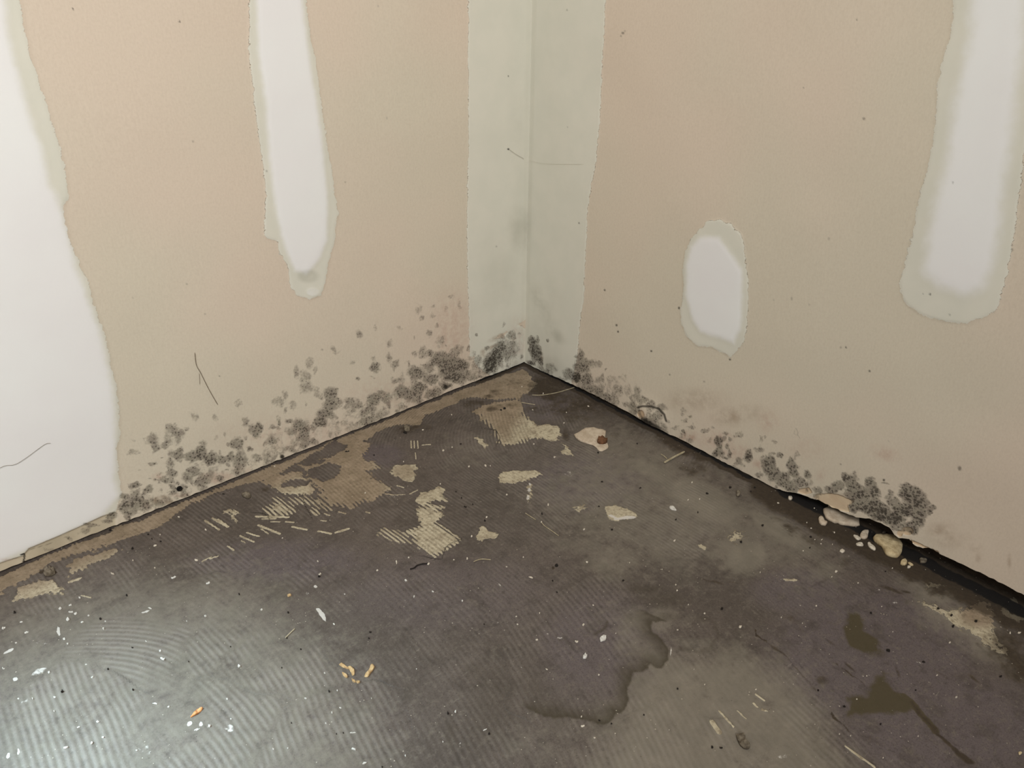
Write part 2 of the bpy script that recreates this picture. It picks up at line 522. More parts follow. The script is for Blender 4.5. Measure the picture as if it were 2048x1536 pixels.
# corner tape
ce = [(936, -30), (935, 100), (936, 300), (934, 440), (935, 560), (938, 640), (939, 700), (939, 712)]
P = [L.conv(p) for p in ce]
low = [L.conv(p) for p in [(945, 715), (958, 700), (975, 690), (1000, 668), (1022, 660), (1048, 640)]]
L.poly('comp', 'P', [np.array([P[0][0], 2.6])]+P+low+[np.array([-.03, low[-1][1]]), np.array([-.03, 2.6])], FE, world=True)
L.blobs('comp', 'P', [(1010, 715, 60, 40, .8), (1035, 700, 30, 50, .9)], soft=(.7, 1.3))
L.blobs('smear', 'P', [(1040, 460, 30, 60, .35), (1005, 560, 60, 120, .14), (1035, 250, 22, 260, .12)], soft=(0, 1.3))
# mould colonies
L.blobs('mold', 'A', [(1210, 440, 60, 60, .5), (1230, 500, 50, 50, .55), (1380, 370, 60, 60, .5), (1430, 430, 60, 70, .55),
 (1340, 430, 50, 70, .45), (1310, 490, 40, 40, .5), (1480, 360, 30, 25, .4), (1560, 260, 40, 50, .38), (1730, 265, 40, 35, .34),
 (1915, 160, 35, 40, .33), (1065, 550, 50, 30, .38), (1070, 465, 20, 20, .25), (1380, 560, 50, 50, .52), (1370, 640, 50, 50, .52),
 (1380, 720, 55, 50, .6), (1340, 770, 60, 30, .6), (1240, 780, 30, 20, .45), (1440, 560, 60, 50, .65), (1530, 590, 60, 60, .7),
 (1600, 560, 60, 70, .75), (1620, 480, 40, 50, .5), (1680, 600, 60, 60, .75), (1770, 600, 60, 40, .65), (1850, 580, 50, 40, .65),
 (1920, 580, 40, 60, .7), (1915, 690, 35, 50, .65), (1900, 480, 60, 60, .6), (1960, 440, 30, 20, .4), (1960, 310, 40, 50, .48),
 (2020, 370, 50, 50, .55), (1500, 740, 50, 50, .65), (1560, 700, 60, 40, .65), (1600, 790, 40, 60, .65), (1690, 710, 50, 60, .5),
 (1080, 800, 60, 25, .65), (1190, 850, 50, 30, .65), (1010, 900, 50, 40, .65), (1100, 950, 90, 60, .75), (1000, 980, 70, 60, .7),
 (900, 1060, 60, 40, .68), (860, 1110, 50, 30, .55), (1060, 1020, 100, 50, .65), (1160, 970, 60, 60, .6), (760, 1140, 60, 30, .5),
 (690, 1180, 60, 30, .45), (690, 1120, 35, 14, .45), (560, 1240, 60, 20, .45), (400, 1310, 60, 20, .38), (1290, 595, 12, 10, .6)])
L.blobs('mold', 'B', [(430, 1370, 35, 60, .38), (330, 1440, 40, 70, .42), (400, 1480, 50, 60, .42), (480, 1430, 30, 40, .34),
 (630, 1265, 38, 46, .42), (820, 1135, 36, 46, .40), (960, 1085, 25, 35, .25), (1150, 1085, 40, 30, .32), (1060, 1210, 38, 46, .38),
 (780, 1360, 25, 30, .3), (950, 1395, 58, 56, .62), (940, 1340, 30, 20, .35), (1065, 1330, 25, 50, .42), (1110, 1380, 46, 46, .52),
 (1300, 940, 40, 50, .28), (1320, 1010, 20, 40, .34), (1410, 980, 25, 25, .32), (1420, 905, 25, 15, .27), (1520, 940, 25, 35, .32),
 (1560, 840, 40, 30, .29), (1630, 900, 20, 60, .36), (1440, 1080, 25, 30, .42), (1380, 1130, 30, 35, .44), (1270, 1170, 15, 20, .34),
 (1480, 1200, 40, 60, .36), (1340, 1280, 50, 50, .48), (1270, 1290, 30, 40, .38), (1400, 1280, 40, 40, .58), (1280, 1450, 80, 70, .68),
 (1450, 1350, 80, 70, .70), (1550, 1400, 120, 110, .78), (1600, 1480, 120, 60, .8), (1600, 1280, 60, 50, .48), (1400, 1500, 80, 50, .65),
 (1740, 1290, 30, 30, .32), (1760, 1370, 40, 70, .45), (1880, 1370, 60, 120, .98, 30), (1960, 1250, 50, 60, .8), (2020, 1220, 40, 60, .45),
 (820, 1510, 20, 20, .5), (1130, 1510, 50, 30, .45), (2030, 1400, 30, 120, .3)])
L.blobs('mold', 'C', [(400, 30, 70, 60, .42), (480, 60, 40, 40, .4), (600, 90, 70, 60, .66), (600, 160, 80, 60, .7), (560, 240, 80, 60, .72),
 (520, 310, 60, 60, .75), (650, 150, 40, 60, .55), (180, 150, 60, 50, .42), (230, 100, 30, 50, .38), (300, 175, 45, 45, .38),
 (400, 165, 15, 25, .35), (195, 305, 20, 20, .6), (20, 380, 50, 80, .66), (130, 450, 50, 60, .55), (350, 330, 60, 70, .66),
 (380, 400, 60, 90, .7), (390, 470, 60, 60, .55), (280, 370, 60, 50, .32), (300, 530, 60, 40, .55), (240, 520, 60, 40, .45),
 (740, 150, 50, 40, .55), (720, 200, 40, 30, .45), (820, 170, 50, 40, .5), (940, 130, 60, 60, .65), (900, 200, 50, 60, .55),
 (990, 70, 40, 40, .55), (1060, 160, 25, 50, .45), (1180, 180, 40, 40, .45), (1170, 60, 70, 60, .65), (1240, 90, 70, 60, .65),
 (1300, 40, 80, 60, .7), (1400, 80, 60, 50, .65), (1520, 20, 60, 30, .75), (600, 400, 20, 40, .45), (700, 320, 40, 40, .35),
 (780, 350, 30, 30, .35), (100, 560, 60, 60, .35), (1030, 230, 60, 40, .4)])
L.blobs('mold', 'M', [(100, 800, 160, 120, .6), (250, 900, 180, 120, .78), (250, 1050, 190, 70, .75), (100, 1000, 150, 100, .66), (380, 1000, 80, 60, .6), (750, 790, 110, 200, .88, 20),
 (840, 640, 80, 100, .82), (700, 920, 100, 120, .8), (1000, 640, 110, 120, .36), (470, 900, 50, 120, .42), (640, 660, 36, 36, .6), (1085, 460, 30, 30, .4), (1110, 770, 30, 60, .5), (890, 960, 40, 20, .7), (560, 1050, 120, 30, .5)])
rs = random.Random(5)
for i in range(75):      # colonies merging just above the floor line
    x = rs.uniform(250, 1035); yb = 727+(1049-x)*.403
    up = 1.4 if x > 780 else 1.0
    L.blobs('mold', 'P', [(x, yb-min(abs(rs.gauss(0, 1)), 1.5)*30*up-6, rs.uniform(7, 15), rs.uniform(8, 18), rs.uniform(.34, .62))])
for i in range(170):     # loose specks between the colonies and the floor
    x = rs.uniform(255, 1040); yb = 727+(1049-x)*.403
    y = yb-min(abs(rs.gauss(0, 1)), 1.7)*55-4
    L.blobs('mold', 'P', [(x, y, rs.uniform(3, 9), rs.uniform(3, 9), rs.uniform(.25, .55))])
for x in range(300, 1040, 26):   # faint vertical bleeding above the floor line
    yb = 727+(1049-x)*.403
    L.blobs('mold', 'P', [(x, yb-rs.uniform(15, 45), rs.uniform(6, 16), rs.uniform(20, 50), rs.uniform(.16, .28))])
L.blobs('stain', 'A', [(1290, 930, 95, 45, .85), (1340, 940, 60, 30, .7), (1160, 960, 60, 50, .3), (1750, 760, 200, 50, .22)], soft=(.2, 1.2))
L.blobs('stain', 'M', [(760, 520, 130, 40, .4, -25), (700, 650, 120, 30, .55, -28), (600, 730, 60, 70, .5), (1400, 750, 20, 120, .4)], soft=(.3, 1.2))
L.blobs('pink', 'A', [(1270, 745, 60, 40, .5), (1750, 750, 180, 60, .4), (1450, 890, 100, 25, .4), (1930, 690, 100, 50, .3), (60, 1400, 80, 20, .4)], soft=(.2, 1.2))
L.blobs('pink', 'P', [(905, 660, 45, 90, .30), (800, 790, 120, 40, .25), (600, 870, 160, 40, .25), (1040, 680, 30, 50, .3)], soft=(.1, 1.3))
# exposed lower edge of the board under the skim coat
L.poly('strip', 'P', jl_low[::-1]+[(232, 1025), (232, 1070), (100, 1120), (0, 1165), (-60, 1190)], .003)
# crack and chipped end of that edge
L.stroke('dark', 'K', [(285, 1150), (330, 1140), (340, 1200), (325, 1255), (345, 1270)], 13, 1.0)
L.stroke('dark', 'K', [(345, 1130), (460, 1080), (640, 1030), (780, 985)], 4, .45)
L.stroke('dark', 'K', [(345, 1270), (410, 1245)], 22, 1.0)
L.stroke('dark', 'K', [(0, 1420), (100, 1375), (290, 1340), (330, 1290)], 9, .9)
L.stroke('dark', 'K', [(180, 1215), (240, 1205)], 7, .4)
# tiny marks on the paper
L.blobs('dark', 'P', [(146, 18, 2, 2, .8), (359, 43, 2, 2, .8), (386, 283, 2.2, 2.2, .3), (1016, 152, 1.5, 2, .6), (1016, 298, 2.3, 2, .95), (374, 568, 1.6, 1.6, .5),
 (439, 752, 1.6, 1.6, .5), (565, 914, 5, 5, .95), (892, 774, 5, 5, .9), (644, 699, 2.5, 2, .4), (410, 628, 2, 2, .3), (690, 364, 2, 2, .3), (773, 236, 2, 3, .2), (756, 12, 2, 3, .2),
 (266, 596, 2, 2, .2), (533, 342, 2, 2, .35), (993, 493, 2, 2, .3)])
# relief: skim coats stand a little proud of the paper
bump_c = smooth(.35, .65, L.at['comp'])*.0006 + smooth(.2, .8, L.at['comp2'])*.0007
wav = (fbm(L.U, L.V, 9, 11, 2)-.5)*.003
swell = .006*np.exp(-((L.U-.80)/.07)**2)
yy = bump_c+wav*np.minimum(L.U/.05, 1)+swell*0.5-.0012*smooth(.3, .7, L.at['strip'])
RF = .003; CUT = RF*(1-math.sqrt(.5))


def fillet(u, d):
    return u, d*smooth(0, .01, u)


XL, yy = fillet(L.U, yy)
P3 = np.stack([XL, yy, L.V], -1)
C_ = L.at['comp']; joint = np.where((L.U > .53), C_, 0); strp = np.where((L.U > .2) & (L.U <= .53), C_, 0); tape = np.where(L.U <= .2, C_, 0)
wall_left, _ = build_sheet(L, P3, False, M_WALL, 'wall_left', [
    ('mould_patch', 'grey-black speckled mould along the foot of the wall', L.at['mold'], .30),
    ('joint_compound', 'wide white skim coat at the far left', joint, .5),
    ('joint_compound', 'narrow white compound strip hanging down the board', strp, .5),
    ('joint_compound', 'pale band of compound beside the corner', tape, .5)])

# ================================================================== RIGHT WALL
R = Sheet(axis(.78, 3.2, STEP), axis(.56, 2.4, STEP), onR)
for n in ('comp', 'comp2', 'mold', 'stain', 'pink', 'torn', 'dark', 'smear', 'strip'): R.attr(n)
# lower edge of the board, which rises off the slab towards the right
edge_px = [(1049, 727), (1120, 757), (1170, 780), (1240, 815), (1265, 828), (1300, 846), (1340, 868), (1375, 885), (1440, 921), (1500, 951), (1545, 975),
           (1575, 984), (1592, 986), (1615, 993), (1640, 1003), (1663, 1015), (1687, 1024), (1712, 1034), (1740, 1037), (1762, 1046), (1779, 1056), (1788, 1070), (1797, 1076), (1818, 1079),
           (1824, 1087), (1834, 1094), (1860, 1099), (1900, 1118), (1960, 1145), (2048, 1190)]
E_ = np.array([R.conv(p) for p in edge_px])
zb = np.interp(R.us, E_[:, 0], E_[:, 1]); zb = np.maximum(zb, .0022)
zb[R.us > E_[-1, 0]] = E_[-1, 1]
zb = zb+(vnoise(R.us, R.us*0, 240, 9)-.5)*.0014
ZB = np.repeat(zb[:, None], len(R.vs), 1)
zz = np.where(R.V < .08, ZB+R.V*(1-ZB/.08), R.V)
R.V = zz; R.low = .03
ce = [(1213, -30), (1211, 60), (1205, 130), (1202, 200), (1197, 290), (1190, 340), (1183, 372), (1176, 420), (1173, 480), (1170, 560), (1168, 600), (1162, 630), (1158, 680), (1155, 720), (1146, 760)]
P = [R.conv(p) for p in ce]
R.poly('comp', 'P', [np.array([P[0][0]+.002, 2.6])]+P+[np.array([.09, -.03]), np.array([-.03, -.03]), np.array([-.03, 2.6])], FE, world=True)
ov = [(1405, 455), (1420, 440), (1440, 438), (1462, 448), (1485, 470), (1493, 520), (1497, 580), (1496, 640), (1488, 685), (1475, 700), (1461, 713),
      (1440, 702), (1420, 694), (1395, 692), (1375, 675), (1362, 645), (1362, 615), (1367, 590), (1366, 540), (1370, 505), (1380, 480)]
R.poly('comp', 'P', ov, FE)
R.poly('comp2', 'P', [(1380, 490), (1400, 470), (1440, 470), (1465, 500), (1490, 540), (1490, 600), (1486, 660), (1470, 690), (1440, 680), (1400, 668), (1382, 640), (1370, 590), (1370, 530)], .008)
st = [(1905, -30), (1907, 20), (1900, 70), (1885, 120), (1876, 170), (1872, 230), (1868, 280), (1855, 340), (1842, 384), (1835, 420), (1827, 460), (1812, 515), (1800, 565),
      (1803, 590), (1815, 610), (1845, 630), (1890, 643), (1935, 646), (1965, 636), (1990, 620), (2003, 595), (2014, 555), (2022, 510), (2032, 450), (2040, 384), (2052, 300), (2066, 200), (2085, 80), (2100, -30)]
P = [R.conv(p) for p in st]
R.poly('comp', 'P', [np.array([P[0][0]+.004, 2.6])]+P+[np.array([P[-1][0], 2.6])], FE, world=True)
s2 = [(1930, -30), (1930, 60), (1900, 200), (1880, 330), (1862, 400), (1845, 480), (1838, 545), (1870, 580), (1930, 600), (1975, 585), (1995, 540), (2010, 470), (2020, 400), (2034, 300), (2050, 180), (2070, -30)]
P = [R.conv(p) for p in s2]
R.poly('comp2', 'P', [np.array([P[0][0], 2.6])]+P+[np.array([P[-1][0], 2.6])], .014, world=True)
R.at['comp2'] *= .74
R.blobs('mold', 'D', [(170, 1200, 45, 50, .85), (200, 1280, 45, 70, .9), (225, 1340, 30, 40, .85), (150, 1250, 30, 30, .75), (292, 1185, 14, 18, .6),
 (320, 1400, 60, 40, .45), (270, 1430, 60, 30, .55), (400, 1500, 60, 30, .45), (545, 1310, 36, 56, .62), (560, 1400, 80, 60, .7),
 (520, 1480, 50, 46, 1.0), (600, 1490, 50, 60, .66), (640, 1370, 60, 50, .5), (680, 1370, 25, 40, .45), (460, 1460, 60, 50, .62),
 (700, 1500, 60, 40, .45), (810, 1500, 60, 40, .35), (910, 1490, 20, 40, .3)])
R.blobs('mold', 'M', [(1300, 700, 85, 170, .85, -12), (1250, 560, 70, 60, .72), (1330, 540, 30, 60, .6), (1250, 850, 60, 40, .75), (1380, 860, 40, 60, .7), (1400, 930, 130, 40, .5, 25), (1500, 980, 80, 50, .45), (1480, 545, 24, 30, .6), (1860, 1040, 60, 80, .95),
 (1950, 880, 120, 120, .62), (2000, 1080, 100, 100, .66), (1750, 1000, 80, 80, .42), (1900, 760, 40, 90, .5), (1700, 1090, 120, 30, .4)])
R.blobs('smear', 'D', [(230, 900, 80, 230, .6, -20), (340, 1130, 60, 130, .55, -50), (300, 1400, 120, 120, .3), (110, 200, 60, 700, .16), (300, 1000, 160, 400, .15)], soft=(0, 1.3))
R.blobs('mold', 'E', [(620, 50, 80, 60, .6), (700, 70, 60, 60, .66), (770, 110, 50, 50, .66), (560, 30, 60, 30, .55), (850, 60, 60, 90, .42),
 (930, 50, 40, 60, .32), (960, 170, 60, 40, .55), (1050, 125, 60, 30, .55), (1120, 160, 50, 40, .48), (980, 210, 50, 40, .55),
 (1170, 260, 60, 80, .62), (1100, 290, 50, 50, .85), (1200, 200, 40, 40, .55), (1300, 350, 40, 25, .45), (1380, 375, 18, 14, .7),
 (1545, 370, 35, 25, .45), (1710, 400, 30, 30, .5), (1800, 400, 50, 30, .42), (1650, 480, 36, 60, .78), (1640, 560, 60, 40, .78),
 (1740, 560, 20, 40, .66), (1885, 580, 40, 60, .78), (1980, 530, 50, 30, .5), (2030, 650, 40, 80, .78), (1820, 620, 30, 40, .55),
 (1700, 600, 60, 20, .55), (2000, 450, 30, 25, .3)])
R.blobs('mold', 'F', [(20, 560, 30, 25, .48), (80, 575, 35, 30, .55), (50, 475, 25, 25, .38), (230, 570, 26, 40, .35), (190, 640, 60, 60, .62),
 (200, 700, 50, 50, .66), (20, 640, 50, 60, .78), (40, 720, 70, 70, .7), (120, 760, 80, 70, .66), (180, 820, 60, 50, .66),
 (250, 770, 50, 50, .6), (320, 720, 45, 35, .62), (395, 845, 38, 35, .6), (330, 780, 50, 40, .38), (500, 840, 70, 40, .58),
 (560, 810, 60, 50, .64), (650, 760, 70, 60, .7), (680, 830, 80, 70, .75), (740, 900, 100, 90, .78), (700, 970, 60, 60, .8),
 (820, 790, 60, 60, .75), (850, 870, 60, 60, .76), (820, 980, 100, 80, .82), (900, 1040, 100, 70, .85), (1000, 1080, 100, 70, .85),
 (1090, 860, 66, 66, .72), (1150, 900, 80, 80, .8), (1200, 960, 80, 90, .8), (1200, 1060, 80, 90, .75), (1150, 1150, 80, 60, .72),
 (1080, 1000, 100, 60, .82), (1290, 1010, 36, 46, .58), (1000, 950, 50, 60, .6), (960, 890, 40, 40, .45), (1050, 1150, 80, 50, .55),
 (930, 785, 22, 18, .5)], soft=(.7, 1.15))
for i in range(34):
    x = rs.uniform(1150, 1330); yb = 727+(x-1049)*.507
    R.blobs('mold', 'P', [(x, yb-abs(rs.gauss(0, 1))*26-5, rs.uniform(5, 10), rs.uniform(10, 24), rs.uniform(.3, .55))])
for i in range(90):
    x = rs.uniform(1130, 1640); yb = 727+(x-1049)*.507
    y = yb-abs(rs.gauss(0, 1))*38-3
    R.blobs('mold', 'P', [(x, y, rs.uniform(3, 8), rs.uniform(3, 8), rs.uniform(.25, .55))])
R.stroke('dark', 'E', [(1015, 182), (1060, 170), (1120, 172), (1180, 192), (1225, 240), (1240, 290)], 9, .85)
R.stroke('dark', 'E', [(1060, 280), (1110, 300), (1180, 345)], 22, .8)
R.stroke('dark', 'E', [(1640, 420), (1650, 460)], 10, .5)
R.blobs('torn', 'E', [(1045, 235, 38, 36, 1.0)])
R.poly('torn', 'F', [(400, 880), (500, 872), (600, 890), (690, 935), (640, 975), (655, 1025), (560, 1010), (420, 950), (360, 910)], .003)
R.poly('torn', 'F', [(240, 835), (330, 825), (350, 870), (300, 890), (230, 860)], .003)
R.blobs('torn', 'F', [(1110, 1180, 60, 40, .7), (1050, 1200, 30, 30, .7)])
R.stroke('torn', 'F', [(1150, 1265), (1250, 1310), (1350, 1350)], 12, .9)
R.blobs('stain', 'E', [(1450, 130, 300, 110, .30), (1740, 260, 170, 90, .42), (1400, 420, 80, 50, .3), (1900, 230, 160, 80, .25)], soft=(0, 1.3))
R.blobs('pink', 'E', [(1410, 420, 90, 50, .55), (1640, 450, 200, 90, .35), (1780, 550, 160, 90, .35), (1970, 640, 60, 60, .4), (1050, 240, 60, 50, .4)], soft=(.1, 1.3))
R.blobs('pink', 'F', [(940, 560, 140, 60, .42, 20), (300, 520, 200, 120, .18), (0, 300, 100, 100, .35), (430, 730, 60, 60, .3)], soft=(0, 1.3))
R.blobs('stain', 'F', [(1380, 1180, 130, 70, .4), (1660, 1310, 60, 50, .3), (1680, 1400, 30, 60, .35), (1930, 1430, 20, 90, .35), (1450, 1250, 200, 80, .25), (620, 890, 100, 30, .4)], soft=(0, 1.3))
R.blobs('stain', 'M', [(1400, 760, 25, 110, .7)], soft=(.2, 1.2))
R.blobs('dark', 'P', [(1247, 66, 3, 3, .55), (1243, 72, 2, 2, .4), (1251, 62, 2, 2, .3), (1210, 580, 2.2, 2.2, .75), (1234, 650, 2.4, 2.4, .8), (1237, 663, 2.2, 2.2, .8), (1303, 702, 2.4, 2.2, .8), (1460, 719, 2.4, 2, .8),
 (1340, 749, 2, 2, .5), (1358, 616, 2.2, 3, .8), (1159, 446, 1.8, 1.8, .7), (1136, 20, 1.8, 1.8, .4), (1137, 254, 1.5, 1.5, .3), (1042, 127, 2, 2, .2), (1728, 237, 3, 3, .5), (1713, 39, 1.6, 1.6, .6), (1607, 175, 1.6, 1.6, .5), (1908, 364, 2.4, 2.4, .4),
 (1584, 597, 2, 4, .35), (1658, 477, 2.6, 3.4, .25), (1692, 695, 2, 2, .8), (1682, 695, 1.6, 1.6, .5), (1739, 742, 2.6, 2.4, .7), (1861, 588, 2.4, 2, .7), (1847, 587, 1.6, 1.6, .4), (1900, 629, 2, 2, .4), (2025, 499, 2.4, 3, .4),
 (1919, 937, 4, 5, .6), (1682, 928, 1.8, 1.8, .5), (1777, 882, 1.6, 1.6, .3), (1768, 960, 2.8, 2.5, .85), (1409, 763, 2, 1.6, .5), (1548, 600, 2, 2, .2), (1619, 609, 2, 2, .25)])
R.stroke('dark', 'F', [(222, 350), (240, 385), (235, 405), (255, 430)], 3, .3)
R.stroke('dark', 'F', [(222, 360), (205, 395), (230, 410)], 3, .2)
bump_c = smooth(.35, .65, R.at['comp'])*.0006 + smooth(.2, .8, R.at['comp2'])*.0007
wav = (fbm(R.U, R.V, 9, 21, 2)-.5)*.003
xx = bump_c+wav*np.minimum(R.U/.05, 1)-.0014*smooth(.4, .6, R.at['torn'])
# soft swelling where the wet board lifted round the crescent
cc = onR(px('E', (1110, 250)))
xx = xx+.006*np.exp(-(((R.U-cc[0])/.022)**2+((R.V-cc[1])/.016)**2))
YR, xx = fillet(R.U, xx)
P3 = np.stack([xx, YR, R.V], -1)
C_ = R.at['comp']
wall_right, _ = build_sheet(R, P3, True, M_WALL, 'wall_right', [
    ('mould_patch', 'dark mould colonies along the foot of the wall', R.at['mold'], .30),
    ('torn_board_face', 'peach board face where the paper has torn off', R.at['torn'], .5),
    ('joint_compound', 'pale band of compound beside the corner', np.where(R.U < .2, C_, 0), .5),
    ('joint_compound', 'small oval dab of white compound', np.where((R.U >= .2) & (R.U < .38), C_, 0), .5),
    ('joint_compound', 'long rounded white compound strip', np.where(R.U >= .38, C_, 0), .5)])


# board thickness (core edge seen from below) and the timber plate in the cavity
def core_edge(parent, us, front, zb, axis_x):
    n = len(us)
    co = []
    for k in range(n):
        for (d, z) in ((front[k], zb[k]), (front[k]-.012, zb[k]+.0004), (-.0125, zb[k]+.3)):
            co.append((us[k], d, z) if axis_x else (d, us[k], z))
    co = np.array(co)
    f = []
    for k in range(n-1):
        for j in range(2):
            q = [3*k+j, 3*k+j+1, 3*(k+1)+j+1, 3*(k+1)+j]
            f.append(q if axis_x else q[::-1])
    return mesh_object('board_core', co, np.array(f), M_CORE, parent, smooth_shade=False)


core_edge(wall_left, XL[:, 0], yy[:, 0], GAP_L+(vnoise(L.us, L.us*0, 160, 3)-.5)*.0016, True)
core_edge(wall_right, YR[:, 0], xx[:, 0], ZB[:, 0], False)


def box(name, lo, hi, mat, parent=None, bevel=0.0, rough=0.0):
    n = 40
    import bmesh
    bm = bmesh.new()
    bmesh.ops.create_cube(bm, size=1)
    for v in bm.verts:
        v.co = Vector([lo[i]+(v.co[i]+.5)*(hi[i]-lo[i]) for i in range(3)])
    if bevel: bmesh.ops.bevel(bm, geom=bm.edges[:], offset=bevel, segments=2, affect='EDGES')
    me = bpy.data.meshes.new(name); bm.to_mesh(me); bm.free()
    me.materials.append(mat)
    o = bpy.data.objects.new(name, me); col.objects.link(o)
    if parent: o.parent = parent
    return o


for (nm, lo, hi) in (('trim_1', (-.06, -.07, 0), (3.2, -.022, .045)), ('trim_2', (-.07, -.02, 0), (-.022, 3.2, .045))):
    o = box(nm, lo, hi, M_TIMBER, None, .002); o['kind'] = 'structure'
for (nm, lo, hi) in (('wall_left_backing', (-.09, -.09, 0), (3.2, -.075, 2.4)), ('wall_right_backing', (-.09, -.075, 0), (-.075, 3.2, 2.4))):  # added sheets, keep world light out of the wall cavity
    o = box(nm, lo, hi, M_TIMBER); o['kind'] = 'structure'

# ================================================================== FLOOR
OFF = .10      # the slab runs on under the boards
us = axis(.92+OFF, 3.2+OFF, .00115)-OFF
G_ = Sheet(us, us.copy(), onF)
for n in ('adh', 'warm', 'phase', 'ramp', 'film', 'damp', 'olive', 'dirt', 'white', 'purple'): G_.attr(n)
AD = lambda c, pts, f=.005, s=1.0, mode='max': G_.poly('adh', c, pts, f, s, mode)
# mortar-coloured band along the left wall
AD('P', [(1040, 740), (1049, 738), (1075, 770), (1040, 800), (985, 800), (935, 796), (915, 805), (880, 820), (850, 832), (838, 850), (800, 850), (770, 855), (735, 880), (700, 890), (665, 880),
         (640, 900), (590, 930), (545, 955), (512, 965), (430, 985), (372, 1015), (330, 1045), (290, 1065), (240, 1085), (200, 1095), (150, 1110), (100, 1130), (50, 1160), (0, 1185),
         (-60, 1200), (-60, 1178), (0, 1153), (100, 1110), (512, 945), (900, 788)], .005, .95)
AD('C', [(1060, 690), (1100, 655), (1200, 645), (1280, 650), (1320, 685), (1270, 700), (1290, 750), (1260, 780), (1180, 765), (1110, 735), (1070, 710)], .004)
AD('C', [(1440, 825), (1510, 850), (1500, 890), (1565, 945), (1420, 930), (1380, 955), (1520, 980), (1450, 1020), (1500, 1050), (1440, 1110), (1650, 1250),
         (1430, 1400), (1280, 1310), (1260, 1240), (1190, 1190), (1330, 1120), (1290, 1000), (1360, 990), (1290, 960), (1275, 915), (1320, 875), (1390, 865)], .006)
AD('C', [(980, 1140), (1060, 1150), (1180, 1200), (1260, 1280), (1200, 1300), (1030, 1250), (990, 1200)], .009, .72)
AD('C', [(510, 870), (440, 780), (400, 690), (350, 640), (560, 590), (700, 530), (760, 460), (830, 445), (910, 465), (870, 560), (860, 620), (920, 620), (990, 680),
         (880, 700), (960, 760), (1080, 840), (1000, 900), (940, 930), (850, 940), (780, 1010), (700, 990), (560, 950)], .007)
AD('C', [(20, 790), (160, 720), (340, 700), (430, 780), (480, 860), (430, 885), (280, 890), (200, 880), (130, 810)], .006)
AD('C', [(410, 690), (470, 665), (560, 640), (640, 635), (680, 680), (640, 745), (520, 790), (440, 745)], .004, 1, 'cut')
AD('C', [(190, 775), (300, 770), (420, 775), (400, 815), (220, 820)], .004, 1, 'cut')
AD('C', [(340, 640), (440, 600), (560, 610), (520, 640), (400, 650)], .003, .8, 'cut')
AD('C', [(140, 910), (190, 920), (330, 1000), (260, 1060), (130, 1050), (60, 990), (130, 970)], .007, .85)
AD('C', [(270, 900), (420, 900), (480, 930), (600, 1000), (610, 1020), (480, 980), (360, 970), (290, 960)], .007, .66)
AD('C', [(440, 990), (520, 1000), (520, 1060), (460, 1040)], .004, .75)
AD('P', [(948, 822), (985, 805), (1040, 800), (1050, 830), (1072, 851), (1095, 846), (1120, 855), (1123, 868), (1118, 883), (1105, 883), (1085, 875), (1050, 883), (1024, 892),
         (1008, 893), (995, 880), (990, 866), (975, 850), (958, 838)], .006, .95)
AD('C', [(1750, 430), (1790, 440), (1870, 500), (1840, 512), (1785, 475)], .003)
AD('P', [(992, 956), (1000, 945), (1024, 942), (1060, 941), (1084, 945), (1090, 949), (1075, 954), (1062, 956), (1044, 963), (1024, 966), (1000, 967)], .004)
AD('E', [(110, 790), (165, 790), (180, 960), (95, 960)], .005, .6)
AD('E', [(740, 990), (830, 975), (920, 1000), (1000, 1050), (990, 1075), (930, 1098), (860, 1100), (790, 1080), (750, 1030)], .004)
AD('C', [(1770, 1190), (1800, 1155), (1850, 1160), (1935, 1200), (1925, 1228), (1850, 1240), (1800, 1255), (1760, 1235)], .003)
AD('E', [(480, 980), (590, 970), (620, 1000), (520, 1060), (490, 1010)], .006, .62)
AD('E', [(1480, 1290), (1520, 1280), (1560, 1335), (1490, 1330)], .003, .8)
AD('E', [(1700, 1210), (1760, 1170), (1860, 1160), (1880, 1230), (1790, 1260), (1820, 1320), (1740, 1290)], .006, .62)
AD('E', [(390, 450), (420, 470), (510, 570), (500, 595), (440, 560), (400, 560)], .004, .68)
AD('A', [(640, 1390), (820, 1330), (1010, 1318), (940, 1360), (860, 1400), (740, 1430), (700, 1470), (560, 1536), (540, 1450)], .006, .85)
AD('A', [(500, 1350), (700, 1310), (900, 1230), (1060, 1200), (1000, 1260), (800, 1330), (640, 1370), (540, 1400)], .006, .66)
AD('A', [(1760, 1010), (1860, 990), (1920, 1030), (1860, 1060), (1925, 1100), (1880, 1115), (1820, 1060)], .003, .66)
AD('G', [(110, 200), (140, 90), (300, 40), (440, 20), (520, 90), (510, 145), (400, 140), (280, 165), (190, 190)], .006, .85)
AD('G', [(0, 130), (60, 110), (50, 160), (0, 165)], .003, .7)
AD('F', [(0, 1100), (1, 1101), (2, 1100)], .003, 0.1)
AD('J', [(1200, 190), (1340, 230), (1440, 260), (1600, 240), (1700, 190), (1820, 210), (1800, 290), (1810, 380), (1820, 500), (1920, 610), (1900, 650), (1750, 560),
         (1600, 450), (1450, 390), (1330, 280), (1230, 220)], .010, .86)
G_.poly('film', 'J', [(1150, 150), (1340, 190), (1600, 200), (1840, 210), (1850, 400), (1950, 620), (1960, 760), (1700, 640), (1500, 480), (1300, 400)], .02, .9)
G_.poly('film', 'J', [(1100, 40), (1300, -20), (1640, 100), (1580, 230), (1440, 260), (1200, 180)], .02, .95)
AD('J', [(1180, 40), (1300, 20), (1450, 90), (1400, 130), (1250, 110)], .006, .5)
AD('J', [(1840, 250), (1900, 235), (1960, 300), (2060, 340), (1990, 365), (1860, 310)], .004, .9)
AD('J', [(1890, 180), (1960, 165), (1970, 225), (1910, 235)], .003, .85)
